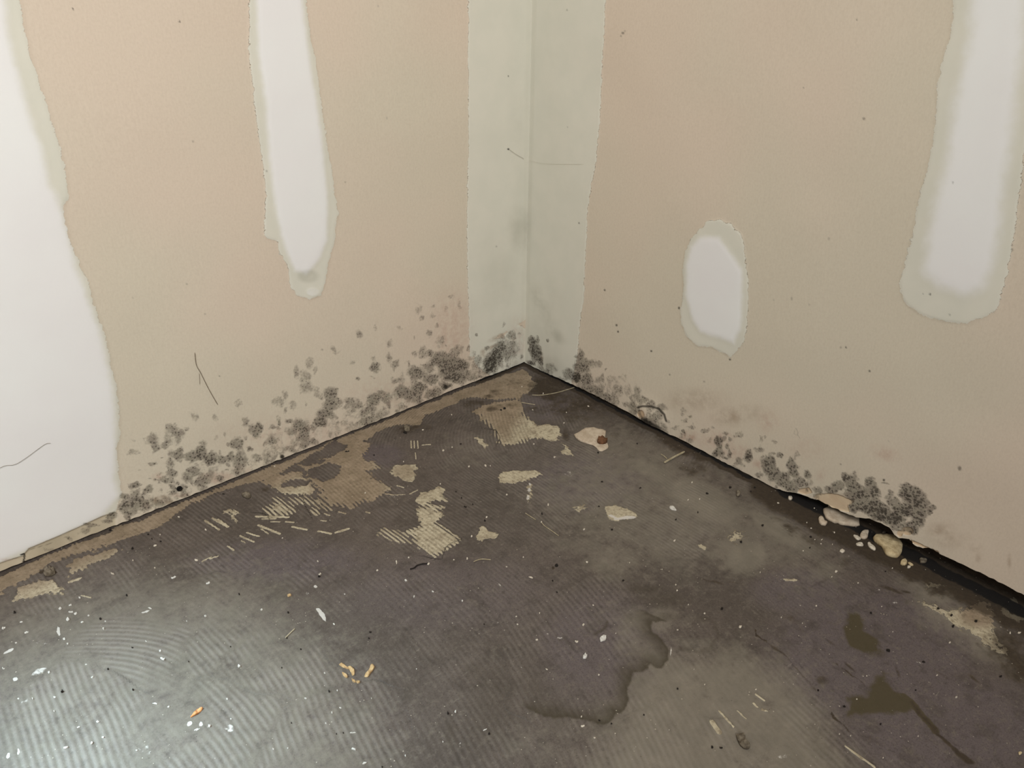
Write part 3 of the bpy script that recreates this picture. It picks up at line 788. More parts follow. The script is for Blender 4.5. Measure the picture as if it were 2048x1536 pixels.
AD('J', [(100, 25), (210, 15), (230, 45), (130, 50)], .002, .8)
for c, a, b, w in (('C', (0, 1060), (260, 1070), 9), ('C', (20, 1130), (190, 1200), 10), ('C', (240, 1105), (300, 1110), 7), ('C', (290, 1145), (410, 1170), 9),
                   ('C', (500, 1180), (600, 1200), 9), ('C', (640, 1190), (740, 1160), 10), ('C', (490, 930), (605, 1010), 8), ('C', (550, 1040), (590, 1055), 7),
                   ('C', (660, 1025), (715, 1040), 7), ('C', (520, 1095), (560, 1100), 6), ('C', (40, 1160), (100, 1200), 6), ('C', (120, 1105), (190, 1105), 6),
                   ('C', (50, 1080), (160, 1080), 6), ('C', (1240, 455), (1243, 515), 7), ('C', (1265, 455), (1268, 515), 7), ('C', (1292, 455), (1297, 515), 7),
                   ('C', (1330, 490), (1395, 485), 5), ('C', (1275, 550), (1280, 605), 6), ('C', (1130, 815), (1180, 830), 6), ('C', (1230, 880), (1290, 850), 6),
                   ('C', (1110, 890), (1190, 885), 5), ('C', (1040, 880), (1100, 890), 7), ('C', (0, 1215), (25, 1220), 8), ('C', (880, 1025), (910, 1035), 7),
                   ('A', (1640, 1090), (1750, 1165), 9), ('A', (1700, 1070), (1820, 1145), 9), ('A', (1745, 1078), (1830, 1140), 7), ('A', (1920, 1215), (2030, 1265), 8),
                   ('A', (1930, 1255), (1960, 1270), 6), ('A', (1975, 1190), (2048, 1215), 8), ('A', (1620, 1420), (1690, 1385), 6), ('A', (1680, 1400), (1745, 1380), 7),
                   ('A', (1820, 1300), (1870, 1330), 8), ('G', (560, 50), (640, 25), 12), ('G', (650, 160), (730, 180), 6),
                   ('I', (1660, 1085), (1770, 1210), 10), ('I', (1800, 1080), (1870, 1145), 7), ('I', (1600, 1170), (1655, 1250), 24), ('I', (1950, 950), (2020, 1000), 9),
                   ('I', (1930, 1020), (1960, 1050), 10), ('I', (2000, 1070), (2040, 1085), 8), ('J', (620, 1370), (850, 1536), 10), ('J', (900, 300), (1030, 330), 1)):
    G_.stroke('adh', c, [a, b], w, .95)
# warm brown adhesive near the left wall and the corner, cream elsewhere
G_.poly('warm', 'P', [(1060, 700), (1080, 770), (1050, 830), (1010, 890), (960, 840), (780, 870), (760, 930), (790, 1000), (700, 1040), (640, 1010), (600, 960), (350, 1060), (-60, 1230), (-60, 1150)], .03)
G_.blobs('warm', 'P', [(695, 965, 90, 60, .85), (560, 965, 60, 30, .5), (1100, 870, 45, 20, 0), (808, 945, 30, 20, .55)], soft=(.5, 1.3))
G_.blobs('warm', 'P', [(1090, 868, 60, 22, .85), (905, 960, 0.1, 0.1, 0)], mode='mul', soft=(.5, 1.3))
G_.blobs('warm', 'J', [(1700, 300, 260, 180, .85)], soft=(.2, 1.3))
# dirt in the corner and all along the right wall, with painted gap shade
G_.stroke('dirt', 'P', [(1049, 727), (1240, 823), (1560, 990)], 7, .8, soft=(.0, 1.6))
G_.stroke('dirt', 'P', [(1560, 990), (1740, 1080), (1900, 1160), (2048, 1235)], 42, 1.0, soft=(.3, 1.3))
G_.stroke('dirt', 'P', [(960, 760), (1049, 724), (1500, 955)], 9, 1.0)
G_.stroke('dirt', 'P', [(1570, 984), (1660, 1028), (1740, 1068), (1850, 1124), (1960, 1180), (2060, 1232)], 17, 1.4, soft=(.3, 1.3))  # near-black stroke paints the shade in the gap under the board
G_.stroke('dirt', 'P', [(960, 760), (1049, 724), (1500, 955)], 3.5, 1.3, soft=(.3, 1.2))  # thin black stroke paints the shaded gap line at the wall foot
G_.blobs('dirt', 'P', [(985, 790, 40, 14, .6, -20), (1010, 812, 30, 14, .6), (1030, 760, 30, 20, .5), (1095, 775, 60, 45, .8), (1160, 812, 110, 50, .58), (1230, 810, 110, 22, .8, 27), (1380, 900, 70, 25, .75, 27), (1350, 888, 60, 18, .8, 20), (1385, 935, 45, 30, .55),
 (1620, 1035, 60, 28, .8, 25), (1590, 1060, 90, 18, .5, 30), (1960, 1240, 60, 50, .3), (2010, 1290, 80, 60, .6, 30), (2040, 1330, 60, 50, .7), (1700, 1125, 30, 22, .4), (1960, 1190, 90, 22, .8, 25)], soft=(.2, 1.3))
G_.blobs('dirt', 'C', [(500, 830, 20, 10, .1), (1780, 150, 240, 60, .55), (1900, 210, 100, 40, .6), (1250, 360, 300, 60, .45), (40, 850, 120, 50, .45), (1190, 385, 40, 14, .8), (1700, 170, 120, 50, .5)], soft=(.2, 1.3))
G_.blobs('dirt', 'E', [(430, 400, 50, 80, .6), (250, 170, 250, 100, .45), (820, 400, 80, 60, .35), (330, 1470, 16, 16, .8)], soft=(.2, 1.3))
G_.blobs('dirt', 'J', [(1000, 110, 160, 25, .75, 18), (650, 720, 120, 16, .6, 40), (900, 560, 60, 14, .5, 40), (1100, 120, 80, 18, .7, 15), (1650, 820, 90, 24, .5, 40), (150, 330, 160, 60, .45, 10), (520, 380, 120, 50, .4, 20), (1400, 800, 200, 30, .4, 30), (1120, 190, 120, 60, .35), (1100, 1040, 10, 10, .1), (420, 830, 170, 60, .45), (360, 900, 60, 50, .4), (800, 1300, 260, 60, .45, 25), (340, 690, 60, 30, .3),
 (490, 530, 120, 20, .5, 35), (1040, 760, 30, 100, .6, -15), (1330, 540, 60, 40, .3), (620, 1250, 120, 25, .4, 45), (250, 430, 200, 60, .3), (400, 60, 130, 30, .5, -30), (1700, 560, 120, 30, .5, 35)], soft=(.1, 1.3))
G_.blobs('dirt', 'I', [(1600, 45, 180, 22, .6, 14), (1750, 60, 120, 20, .4)], soft=(.1, 1.3))
G_.stroke('dirt', 'J', [(0, 530), (90, 600), (200, 720), (330, 860), (400, 930)], 12, .5, soft=(0, 1.5))
G_.stroke('dirt', 'J', [(540, 700), (650, 780), (740, 840), (780, 880)], 9, .6)
G_.stroke('dirt', 'J', [(520, 1090), (580, 1170), (640, 1250)], 12, .7)
G_.stroke('dirt', 'I', [(1950, 430), (1960, 480), (2048, 520)], 8, .8)
G_.stroke('dirt', 'A', [(330, 1510), (400, 1480), (440, 1520)], 18, .9)
# damp rings
ring = [(1215, 362), (1112, 368), (1120, 430), (1140, 470), (1190, 510), (1215, 550), (1246, 600), (1250, 680), (1225, 715), (1190, 740), (1150, 735), (1100, 700), (1080, 730), (1030, 768), (945, 775), (940, 820),
        (925, 900), (930, 1000), (920, 1080), (850, 1100), (820, 1150), (760, 1190), (700, 1200), (640, 1170), (560, 1150), (450, 1140), (340, 1120), (200, 1090)]
G_.stroke('ringmask', 'I', ring, 150, 1.0, soft=(.3, 1.0))
Pr = np.array([onF(px('I', p)) for p in ring+[(60, 1040), (60, 250), (1000, 250)]])
w = G_.win(Pr.min(0)-.02, Pr.max(0)+.02)
G_.pw = .008
dd = G_.sdf(Pr, w); G_.pw = 0
A = G_.attr('damp')
A[w] = np.maximum(A[w], smooth(-.0012, .0012, dd)*(np.exp(-np.maximum(dd, 0)/.010)*.95+.12)*G_.at['ringmask'][w])
del G_.at['ringmask']
G_.stroke('damp', 'I', [(755, 370), (735, 400), (660, 475)], 14, .7, soft=(.1, 1.5))
G_.blobs('damp', 'I', [(1060, 110, 200, 45, .42), (1200, 200, 260, 90, .32), (1240, 330, 130, 40, .42), (1020, 640, 200, 110, .28), (1540, 350, 90, 30, .3), (150, 850, 150, 300, .22), (700, 1120, 130, 60, .35)], soft=(.2, 1.3))
G_.stroke('damp', 'I', [(1350, 570), (1500, 612), (1590, 590), (1650, 490), (1610, 370)], 16, .35, soft=(.1, 1.5))
G_.blobs('damp', 'H', [(1900, 1000, 260, 500, .25), (1560, 1250, 60, 150, .3), (1750, 760, 120, 90, .3)], soft=(.1, 1.3))
G_.poly('olive', 'J', [(630, 290), (740, 305), (780, 430), (880, 500), (890, 600), (820, 612), (700, 590), (640, 520), (610, 420)], .005)
G_.poly('olive', 'J', [(930, 785), (1000, 900), (1060, 935), (1120, 975), (1150, 1060), (1120, 1100), (800, 1090), (640, 1130), (635, 980), (780, 960), (815, 870)], .006)
G_.stroke('olive', 'J', [(1100, 960), (1200, 1080), (1340, 1240)], 34, .8)
G_.stroke('dirt', 'J', [(1140, 1010), (1220, 1110), (1340, 1240), (1400, 1300), (1500, 1400), (1600, 1490)], 24, .75, soft=(.1, 1.5))
G_.blobs('olive', 'J', [(880, 600, 130, 60, .5, 30), (1000, 900, 80, 60, .4)], soft=(.2, 1.3))
# film: dusty grey-beige veil left by the trowel
G_.poly('film', 'P', [(1230, 1230), (1340, 1300), (1480, 1290), (1600, 1350), (1650, 1420), (1700, 1536), (1760, 1640), (1100, 1640), (1200, 1460), (1255, 1340)], .03, .75)
G_.poly('film', 'P', [(1150, 820), (1330, 860), (1560, 1000), (1700, 1110), (1640, 1180), (1500, 1130), (1350, 1160), (1150, 1100), (1050, 1000), (1130, 900)], .05, .55)
G_.poly('film', 'P', [(-80, 1200), (250, 1130), (520, 1130), (700, 1300), (860, 1640), (-80, 1640)], .05, .55)  # veil here also paints ridge crests paler, as grazing light shows them
G_.blobs('film', 'P', [(1400, 1000, 150, 60, .95, 28), (1560, 1060, 120, 36, .95, 30), (1300, 940, 110, 34, .8, 25), (1490, 1110, 90, 50, .9), (1350, 1090, 160, 60, .6), (1230, 1120, 90, 60, .6), (1300, 1240, 120, 40, .6), (1840, 1120, 90, 16, .8, 28), (1650, 1140, 70, 40, .5), (1420, 1330, 160, 60, .5), (940, 900, 90, 60, .35), (1480, 1100, 110, 60, .7), (1960, 1250, 110, 40, .5, 35), (1180, 1080, 120, 70, .45), (1330, 1330, 130, 60, .3), (1850, 1130, 60, 25, .4), (1100, 1480, 160, 70, .35), (300, 1400, 200, 120, .3), (1230, 890, 90, 40, .3)], soft=(.1, 1.3))
G_.blobs('purple', 'P', [(1180, 960, 140, 80, .8), (560, 1120, 220, 60, .7), (900, 1180, 300, 120, .5), (1750, 1300, 250, 180, 1.0), (1200, 1280, 160, 160, .7), (1900, 1450, 250, 150, .9), (760, 910, 60, 30, .9), (1090, 810, 60, 40, .8), (1600, 1180, 120, 60, .8)], soft=(.3, 1.3))
# white paint smears
for c, items in (('H', [(525, 310, 80, 22, .80, 52), (480, 85, 16, 14, .8), (410, 140, 20, 20, .45), (1940, 60, 60, 14, .45, 40), (1015, 455, 14, 22, .5), (1930, 380, 60, 40, .36), (400, 1210, 30, 12, .5), (1620, 1350, 14, 30, .5)]),
                 ('G', [(310, 770, 85, 34, .52, -25), (475, 440, 16, 42, .7, -10), (70, 605, 52, 14, .85, -25), (1170, 285, 50, 10, .6, -20), (125, 820, 26, 20, .7), (1520, 1190, 30, 20, .65, -30), (1610, 1190, 20, 24, .65),
                        (140, 1400, 16, 26, .8), (60, 1440, 18, 22, .9), (1580, 1228, 26, 8, .7), (200, 1000, 60, 30, .4), (350, 535, 100, 12, .45), (1830, 1215, 60, 40, .5), (1150, 1400, 90, 80, .4), (300, 300, 90, 40, .38)]),
                 ('E', [(140, 800, 12, 16, .8), (135, 850, 14, 20, .8), (130, 910, 18, 22, .75), (900, 1080, 100, 14, .9, -3), (810, 1065, 50, 10, .8, 20), (1300, 360, .1, .1, 0), (460, 720, 60, 40, .42), (1140, 930, 60, 50, .38)]),
                 ('I', [(280, 440, 60, 40, .42), (380, 500, 30, 16, .5), (1270, 600, 8, 60, .6), (1100, 1450, .1, .1, 0), (1300, 1180, 110, 40, .34), (980, 1400, 60, 100, .36, -30)]),
                 ('J', [(140, 1440, 90, 40, .45), (880, 105, 30, 10, .5), (1020, 210, 30, 14, .5), (1200, 690, 50, 4, .6, 10)])):
    G_.blobs('white', c, items)

# trowel sweeps: (centre px, segment px giving the ridge direction, strength)
sweeps = [((140, 1400), ((155, 1382), (190, 1462)), 1.0, 0), ((300, 1285), ((250, 1287), (345, 1307)), .9, 9), ((420, 1250), ((312, 1210), (400, 1292)), .9, 3), ((450, 1420), ((425, 1402), (512, 1502)), .95, 2),
          ((560, 1330), ((512, 1302), (555, 1367)), 1.0, 2), ((660, 1470), ((675, 1440), (707, 1507)), .9, 0), ((800, 1240), ((645, 1185), (712, 1267)), .6, 2), ((960, 1400), ((937, 1352), (987, 1427)), .6, 2),
          ((1130, 1340), ((1074, 1290), (1129, 1377)), .8, 2), ((1330, 1480), ((1261, 1377), (1311, 1477)), .6, 2), ((1150, 950), ((1124, 923), (1214, 983)), .75, 3), ((1340, 1060), ((1299, 1043), (1369, 1085)), .6, 2),
          ((700, 990), ((652, 975), (702, 1018)), 1.0, 1), ((870, 1060), ((822, 1058), (882, 1103)), 1.0, 1), ((905, 900), ((897, 888), (912, 928)), .8, -12), ((1040, 850), ((1031, 843), (1039, 863)), .9, -3),
          ((430, 1040), ((410, 1040), (437, 1059)), .9, 0), ((560, 1010), ((540, 1000), (570, 1024)), .9, 1), ((1630, 1500), ((1611, 1490), (1648, 1527)), .6, 0), ((980, 1110), ((887, 1050), (922, 1078)), .6, 2),
          ((1280, 900), ((1250, 880), (1300, 915)), .35, 0), ((1500, 1150), ((1480, 1130), (1540, 1175)), .3, 0), ((150, 1180), ((140, 1160), (156, 1180)), .8, 0), ((1750, 1350), ((1700, 1300), (1760, 1350)), .15, 0),
          ((1480, 1340), ((1450, 1310), (1490, 1360)), .35, 0), ((40, 1280), ((30, 1260), (50, 1300)), .4, 0), ((1330, 880), ((1330, 875), (1320, 890)), .5, 0)]
best = np.full(G_.U.shape, 1e9)
wx = (fbm(G_.U, G_.V, 14, 31, 3)-.5)*.07; wy = (fbm(G_.U, G_.V, 14, 41, 3)-.5)*.07
ph = G_.attr('phase'); ra = G_.attr('ramp')
second = np.full(G_.U.shape, 1e9)
for (c, (p, q), s, curv) in sweeps:
    cpx = c; c = onF(c); a = onF(p); b = onF(q); d = (b-a)/np.linalg.norm(b-a); n = np.array([-d[1], d[0]])
    dist = np.hypot(G_.U+wx-c[0], G_.V+wy-c[1])
    t = (G_.U-c[0])*d[0]+(G_.V-c[1])*d[1]
    h = (G_.U-c[0])*n[0]+(G_.V-c[1])*n[1]+.006*(fbm(G_.U, G_.V, 9, 91, 2)-.5)+curv*t*t*.35
    m = dist < best
    second = np.where(m, best, np.minimum(second, dist))
    ph[m] = (h*2*math.pi/(.0054 if cpx[1] > 1180 else .0045))[m]; ra[m] = s
    best = np.minimum(best, dist)
ra *= smooth(.0, .012, second-best)*.9+.1     # ridges fade where two sweeps meet
ra *= .25+.75*smooth(.35, .6, fbm(G_.U, G_.V, 16, 51, 3))
ra[(G_.U > .95) | (G_.V > .95)] = 0
for c, pts in (('C', [(480, 820), (800, 760), (1000, 860), (900, 960), (740, 1020), (560, 960)]), ('C', [(1180, 1150), (1460, 1080), (1680, 1250), (1430, 1420), (1240, 1300)]), ('C', [(0, 880), (620, 880), (620, 1060), (0, 1080)]), ('C', [(960, 1120), (1240, 1170), (1290, 1320), (980, 1250)]), ('C', [(1260, 940), (1540, 960), (1420, 1120), (1300, 1060)]), ('P', [(950, 822), (1060, 822), (1068, 890), (985, 890)])):
    G_.poly('ramp', c, pts, .006, 1.25)

zz = (fbm(G_.U, G_.V, 7, 61, 3)-.5)*.0025+smooth(.4, .6, G_.at['adh'])*.0007
zz *= np.clip(np.minimum(G_.U, G_.V)/.05, .2, 1)
P3 = np.stack([G_.U, G_.V, zz], -1)
adh = G_.at['adh']


def near(c, r):
    c = onF(c); return np.hypot(G_.U-c[0], G_.V-c[1]) < r


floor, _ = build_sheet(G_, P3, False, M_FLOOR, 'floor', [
    ('adhesive_patch', 'cream comb-ridged adhesive patch in the middle of the floor', np.where(near((870, 1045), .085), adh, 0), .55),
    ('adhesive_patch', 'heart-shaped flat grey-beige adhesive patch', np.where(near((810, 945), .028), adh, 0), .55),
    ('adhesive_patch', 'large brownish patch with ridges near the left wall', np.where(near((695, 965), .13) & (G_.V > .03), adh, 0), .55),
    ('adhesive_patch', 'pale patch below the corner', np.where(near((1060, 865), .075), adh, 0), .55),
    ('adhesive_patch', 'short flat cream bar of adhesive', np.where(near((1040, 953), .06), adh, 0), .55),
    ('adhesive_patch', 'small oval cream patch with a bright rim', np.where(near((1240, 1028), .04), adh, 0), .55),
    ('adhesive_patch', 'long pale patch beside the dark gap at the right', np.where(near((1930, 1240), .13), adh, 0), .55),
    ('adhesive_patch', 'broken comb of cream strokes at the left', np.where(near((560, 1040), .09) & (G_.V > .05), adh, 0), .55),
    ('adhesive_patch', 'brown mortar smear along the foot of the left wall', adh, .55),
    ('damp_stain', 'dark damp tide mark', G_.at['damp'], .45),
    ('damp_stain', 'olive damp blotches', G_.at['olive'], .5)])


# ================================================================== screw hole in the left wall
def ring_mesh(name, prof, mat, parent=None, n=20, label=None, jit=0, seed=0):
    """lathe of (radius, depth) around the wall normal (+y)"""
    r_ = random.Random(seed)
    ph_ = [1+r_.uniform(-jit, jit) for _ in range(n)]
    co = []; f = []
    for (r, d) in prof:
        for k in range(n):
            a = 2*math.pi*k/n; co.append((r*math.cos(a)*ph_[k], d, r*math.sin(a)*ph_[k]))
    for j in range(len(prof)-1):
        for k in range(n):
            f.append((j*n+k, j*n+(k+1) % n, (j+1)*n+(k+1) % n, (j+1)*n+k))
    return mesh_object(name, np.array(co), np.array(f), mat, parent)


def obj_empty(name, loc, label, cat, group=None):
    o = bpy.data.objects.new(name, None); o.empty_display_size = .01; col.objects.link(o); o.location = loc
    o['label'] = label; o['category'] = cat
    if group: o['group'] = group
    return o


h = onL((358.5, 977))
M_STEEL = plain('dark_steel', lin(58, 52, 46), lin(34, 30, 27), 900, .5, .5)
scr = ring_mesh('screw', [(.0001, -.0002), (.0007, -.0001), (.0008, .0006), (.0026, .0009), (.0030, .0004), (.0030, -.0012)], M_HOLE, None, 18)
scr.location = (h[0], .0008, h[1])
scr['label'] = 'black drywall screw head near the foot of the left wall'; scr['category'] = 'screw'

# ================================================================== loose things on the floor
RNG = random.Random(7)


def floor_z(x, y):
    i = min(max(np.searchsorted(us, x), 0), len(us)-1); j = min(max(np.searchsorted(us, y), 0), len(us)-1)
    return float(zz[i, j])


def slab_mesh(name, outline, thick, mat, seed, rough=.25, tilt=0.0, lift=0.0):
    """a broken piece: ragged outline, rounded rim, uneven top; outline in local metres"""
    r_ = random.Random(seed)
    P = np.array(outline, float)
    pts = []
    n = len(P)
    sub = max(1, int(round(26/n)))
    for i in range(n):
        a = P[i]; b = P[(i+1) % n]; p0 = P[i-1]; p3 = P[(i+2) % n]
        for k in range(sub):
            t = k/sub
            q = .5*((2*a)+(-p0+b)*t+(2*p0-5*a+4*b-p3)*t*t+(-p0+3*a-3*b+p3)*t**3)
            pts.append(q*(1+r_.uniform(-.045, .045)))
    pts = np.array(pts); m = len(pts)
    size = np.abs(pts).max()
    rings = [(.96, 0.0), (1.0, .35), (.97, .78), (.86, .98), (.62, 1.05), (.32, 1.08)]
    co = []
    sd = r_.randrange(1000)
    for (s, hz) in rings:
        for p in pts:
            z = thick*hz
            if hz > .5: z += (vnoise(p[0]*s, p[1]*s, 2.2/size, sd)-.5)*thick*rough*2.4 + (vnoise(p[0]*s, p[1]*s, 6/size, sd+7)-.5)*thick*rough
            z += tilt*(p[0]*s)
            co.append((p[0]*s, p[1]*s, z))
    co.append((0, 0, thick*1.05)); top = len(co)-1
    co.append((0, 0, 0)); bot = len(co)-1
    verts = [tuple(c) for c in co]
    faces = []
    for j in range(len(rings)-1):
        for k in range(m):
            faces.append((j*m+k, j*m+(k+1) % m, (j+1)*m+(k+1) % m, (j+1)*m+k))
    for k in range(m):
        faces.append(((len(rings)-1)*m+k, (len(rings)-1)*m+(k+1) % m, top))
        faces.append(((k+1) % m, k, bot))
    me = bpy.data.meshes.new(name); me.from_pydata(verts, [], faces); me.update()
    for p in me.polygons: p.use_smooth = True
    me.materials.append(mat)
    o = bpy.data.objects.new(name, me); col.objects.link(o)
    return o


def put(o, c, lift=0.0):
    o.location = (c[0], c[1], floor_z(c[0], c[1])+lift-.0001)


def piece(name, crop, outline, thick, mat, label, cat, seed, group=None, rough=.25, tilt=0, lift=0):
    W = np.array([onF(px(crop, p)) for p in outline]); c = W.mean(0)
    # orientation: make it counter-clockwise
    A = sum(W[i-1][0]*W[i][1]-W[i][0]*W[i-1][1] for i in range(len(W)))
    if A < 0: W = W[::-1]
    o = slab_mesh(name, W-c, thick, mat, seed, rough, tilt)
    put(o, c, lift)
    o['label'] = label; o['category'] = cat
    if group: o['group'] = group
    return o


def ell(x, y, rx, ry, ang=0, n=9, seed=0, jag=.22):
    r_ = random.Random(seed); out = []
    for k in range(n):
        a = 2*math.pi*k/n; s = 1+r_.uniform(-jag, jag)
        u = rx*math.cos(a)*s; v = ry*math.sin(a)*s; t = math.radians(ang)
        out.append((x+u*math.cos(t)-v*math.sin(t), y+u*math.sin(t)+v*math.cos(t)))
    return out


piece('plaster_chunk', 'L', [(590, 560), (680, 525), (800, 560), (1000, 610), (1080, 690), (1080, 770), (1000, 778), (850, 765), (790, 735), (740, 735), (660, 695), (600, 640)], .0045, M_PEACH,
      'long flat peach plaster chunk lying in the gap under the right wall', 'plaster chunk', 1)
piece('plaster_chunk', 'L', [(1255, 940), (1340, 900), (1440, 905), (1600, 955), (1670, 1050), (1655, 1140), (1600, 1210), (1520, 1200), (1440, 1160), (1380, 1060), (1290, 985)], .0055, M_CREAM,
      'large yellowish crumbly plaster chunk beside the gap at the right', 'plaster chunk', 2, rough=.25)
piece('plaster_chunk', 'L', [(520, 680), (560, 650), (600, 700), (640, 730), (620, 765), (550, 750)], .0032, M_PEACH,
      'small peach plaster piece touching the left end of the long flat chunk', 'plaster chunk', 3)
piece('plaster_chunk', 'L', [(1090, 890), (1140, 840), (1205, 840), (1200, 890), (1180, 945), (1110, 945)], .0028, M_PEACH,
      'small rounded peach plaster piece between the two big chunks', 'plaster chunk', 4)
piece('plaster_chip', 'L', [(1000, 900), (1040, 895), (1100, 940), (1080, 960), (1040, 950)], .0018, M_CHIP,
      'thin pale plaster sliver leaning left of the small rounded peach piece', 'plaster chip', 5)
piece('plaster_chip', 'L', [(1040, 1005), (1100, 995), (1135, 1030), (1120, 1045), (1050, 1035)], .0018, M_CHIP,
      'single pale chip just below the thin sliver near the two big chunks', 'plaster chip', 6)
piece('plaster_chip', 'L', [(1195, 1005), (1230, 1005), (1300, 1075), (1290, 1105), (1215, 1060)], .002, M_CHIP,
      'pointed pale chip at the left tip of the yellowish chunk', 'plaster chip', 7)
piece('plaster_chip', 'L', [(1640, 1270), (1690, 1220), (1730, 1250), (1720, 1300), (1660, 1305)], .0025, M_CREAM,
      'cream plaster crumb just below the yellowish chunk', 'plaster chip', 8)
piece('plaster_chip', 'L', [(1740, 1270), (1780, 1275), (1820, 1305), (1790, 1312)], .0014, M_CREAM,
      'flat cream sliver right of the crumb below the yellowish chunk', 'plaster chip', 9)
piece('plaster_chip', 'L', ell(1758, 1330, 28, 16, 0, 8, 4), .0015, M_CHIP,
      'bright chip under the cream sliver below the yellowish chunk', 'plaster chip', 10)
piece('plaster_chip', 'L', ell(685, 497, 28, 18, 0, 8, 5), .0022, M_PEACH,
      'pinkish chip in the gap above the long flat peach chunk', 'plaster chip', 11)
piece('plaster_chip', 'L', ell(135, 392, 30, 24, 0, 8, 6), .0022, M_CHIP,
      'greyish chip at the left start of the dark gap', 'plaster chip', 12)
piece('plaster_chip', 'L', ell(1240, 736, 26, 12, 0, 8, 7), .0014, M_SMUDGE,
      'dim grey chip deep in the gap right of the long flat chunk', 'plaster chip', 13)
piece('plaster_chip', 'L', ell(1420, 855, 30, 14, -10, 8, 8), .0014, M_SMUDGE,
      'dim grey chip in the gap above the yellowish chunk', 'plaster chip', 14)
piece('plaster_chip', 'L', ell(1950, 1245, 55, 35, 10, 9, 9), .002, M_SMUDGE,
      'dull grey plaster lump right of the chips below the yellowish chunk', 'plaster chip', 15)
piece('plaster_chip', 'L', ell(850, 1110, 34, 22, 0, 8, 10), .0018, M_CHIP,
      'pale chip at the upper end of the pale scratch near the chunks', 'plaster chip', 16)
# flat chunk with the rust lump near the corner
o = piece('plaster_chunk', 'E', [(497, 408), (560, 375), (620, 345), (690, 360), (750, 385), (745, 430), (765, 480), (772, 520), (720, 540), (690, 530), (650, 490), (545, 460)], .0028, M_PEACH,
          'flat pinkish-white plaster flake with a rust lump, below the corner', 'plaster chunk', 17, rough=.3)
c = onF(px('E', (722, 470)))
lump = slab_mesh('rust_lump', [(.006*math.cos(a)*1.2, .006*math.sin(a)) for a in [k*math.pi/4 for k in range(8)]], .006, M_BROWN, 18, .5)
lump.parent = o; lump.location = (c[0]-o.location[0], c[1]-o.location[1], .0016); lump['label'] = 'rust-brown lump'
piece('plaster_chip', 'P', ell(1205, 1279.5, 7, 5.5, 0, 9, 30, .3), .0022, M_WHITE, 'largest bright white crumb on the floor, beside the damp ring', 'plaster chip', 20, rough=.6)
piece('plaster_chip', 'P', ell(1170, 1314.5, 6, 4.5, 0, 9, 31, .3), .002, M_WHITE, 'white crumb below the largest bright crumb', 'plaster chip', 21, rough=.6)
piece('plaster_chip', 'E', [(1258, 988), (1275, 980), (1300, 995), (1314, 1018), (1285, 1015), (1262, 1002)], .0014, M_WHITE, 'white leaf-shaped chip lying alone right of the oval patch', 'plaster chip', 22)
piece('pebble', 'E', ell(1810, 888, 17, 18, 0, 8, 32), .0045, M_SMUDGE, 'small upright grey-beige pebble near the right wall', 'pebble', 23)
piece('pebble', 'A', ell(1972, 898, 34, 16, 10, 9, 33), .0045, M_SMUDGE, 'grey lump on the floor beside the left wall\'s mortar smear', 'pebble', 24)
piece('pebble', 'I', [(1790, 1275), (1820, 1290), (1860, 1320), (1900, 1370), (1890, 1390), (1850, 1385), (1810, 1340)], .006, M_SMUDGE, 'elongated brownish-grey lump at the bottom right of centre', 'pebble', 25, rough=.6)
piece('pebble', 'K', [(600, 1440), (640, 1380), (700, 1370), (760, 1400), (740, 1440), (660, 1460)], .005, M_SMUDGE, 'dark brown crumbling lump by the left wall\'s cracked foot', 'pebble', 26, rough=.7)
piece('pebble', 'C', ell(1208, 362, 26, 18, 15, 9, 35), .0035, M_SMUDGE, 'brownish crumb close to the left wall above the three comb strokes', 'pebble', 27)

# dry leaf scraps
sc_ = [([(665, 712), (690, 706), (740, 735), (735, 748), (690, 732)], M_TAN, 'long thin tan leaf scrap, upper left of the cluster of five'),
       ([(735, 735), (755, 722), (785, 755), (788, 790), (770, 800), (760, 775)], M_TAN, 'curved tan leaf scrap at the middle of the cluster'),
       ([(690, 780), (712, 785), (735, 812), (720, 818), (698, 800)], M_TAN, 'small slanting tan scrap, lower left of the cluster'),
       ([(768, 828), (790, 835), (800, 855), (775, 852)], M_TAN, 'tiny tan scrap at the lower end of the cluster'),
       ([(803, 842), (828, 842), (832, 858), (808, 862)], M_TAN, 'tiny rounded tan scrap, lowest and rightmost of the cluster'),
       ([(925, 715), (948, 722), (945, 745), (915, 785), (895, 812), (867, 812), (872, 790), (900, 755)], M_TAN, 'largest tan leaf scrap, standing apart right of the cluster')]
for i, (pts, m, lb) in enumerate(sc_):
    piece('leaf_scrap', 'H', pts, .0012, m, lb, 'leaf scrap', 40+i, 'tan leaf scraps on the floor', rough=.9)
piece('leaf_scrap', 'G', [(1525, 1135), (1560, 1090), (1580, 1070), (1625, 1062), (1600, 1095), (1560, 1120)], .0018, M_ORANGE, 'bright orange leaf scrap on the pale floor at the bottom left', 'leaf scrap', 50, rough=.9)
piece('seed_husk', 'H', ell(268, 160, 18, 9, -15, 8, 51), .002, M_TAN, 'single tan seed husk above the pale light patch', 'seed husk', 51)
piece('leaf_scrap', 'J', ell(2015, 1420, 12, 14, 0, 7, 52), .001, M_CREAM, 'tiny yellow-green scrap near the bottom right edge of the floor', 'leaf scrap', 52)

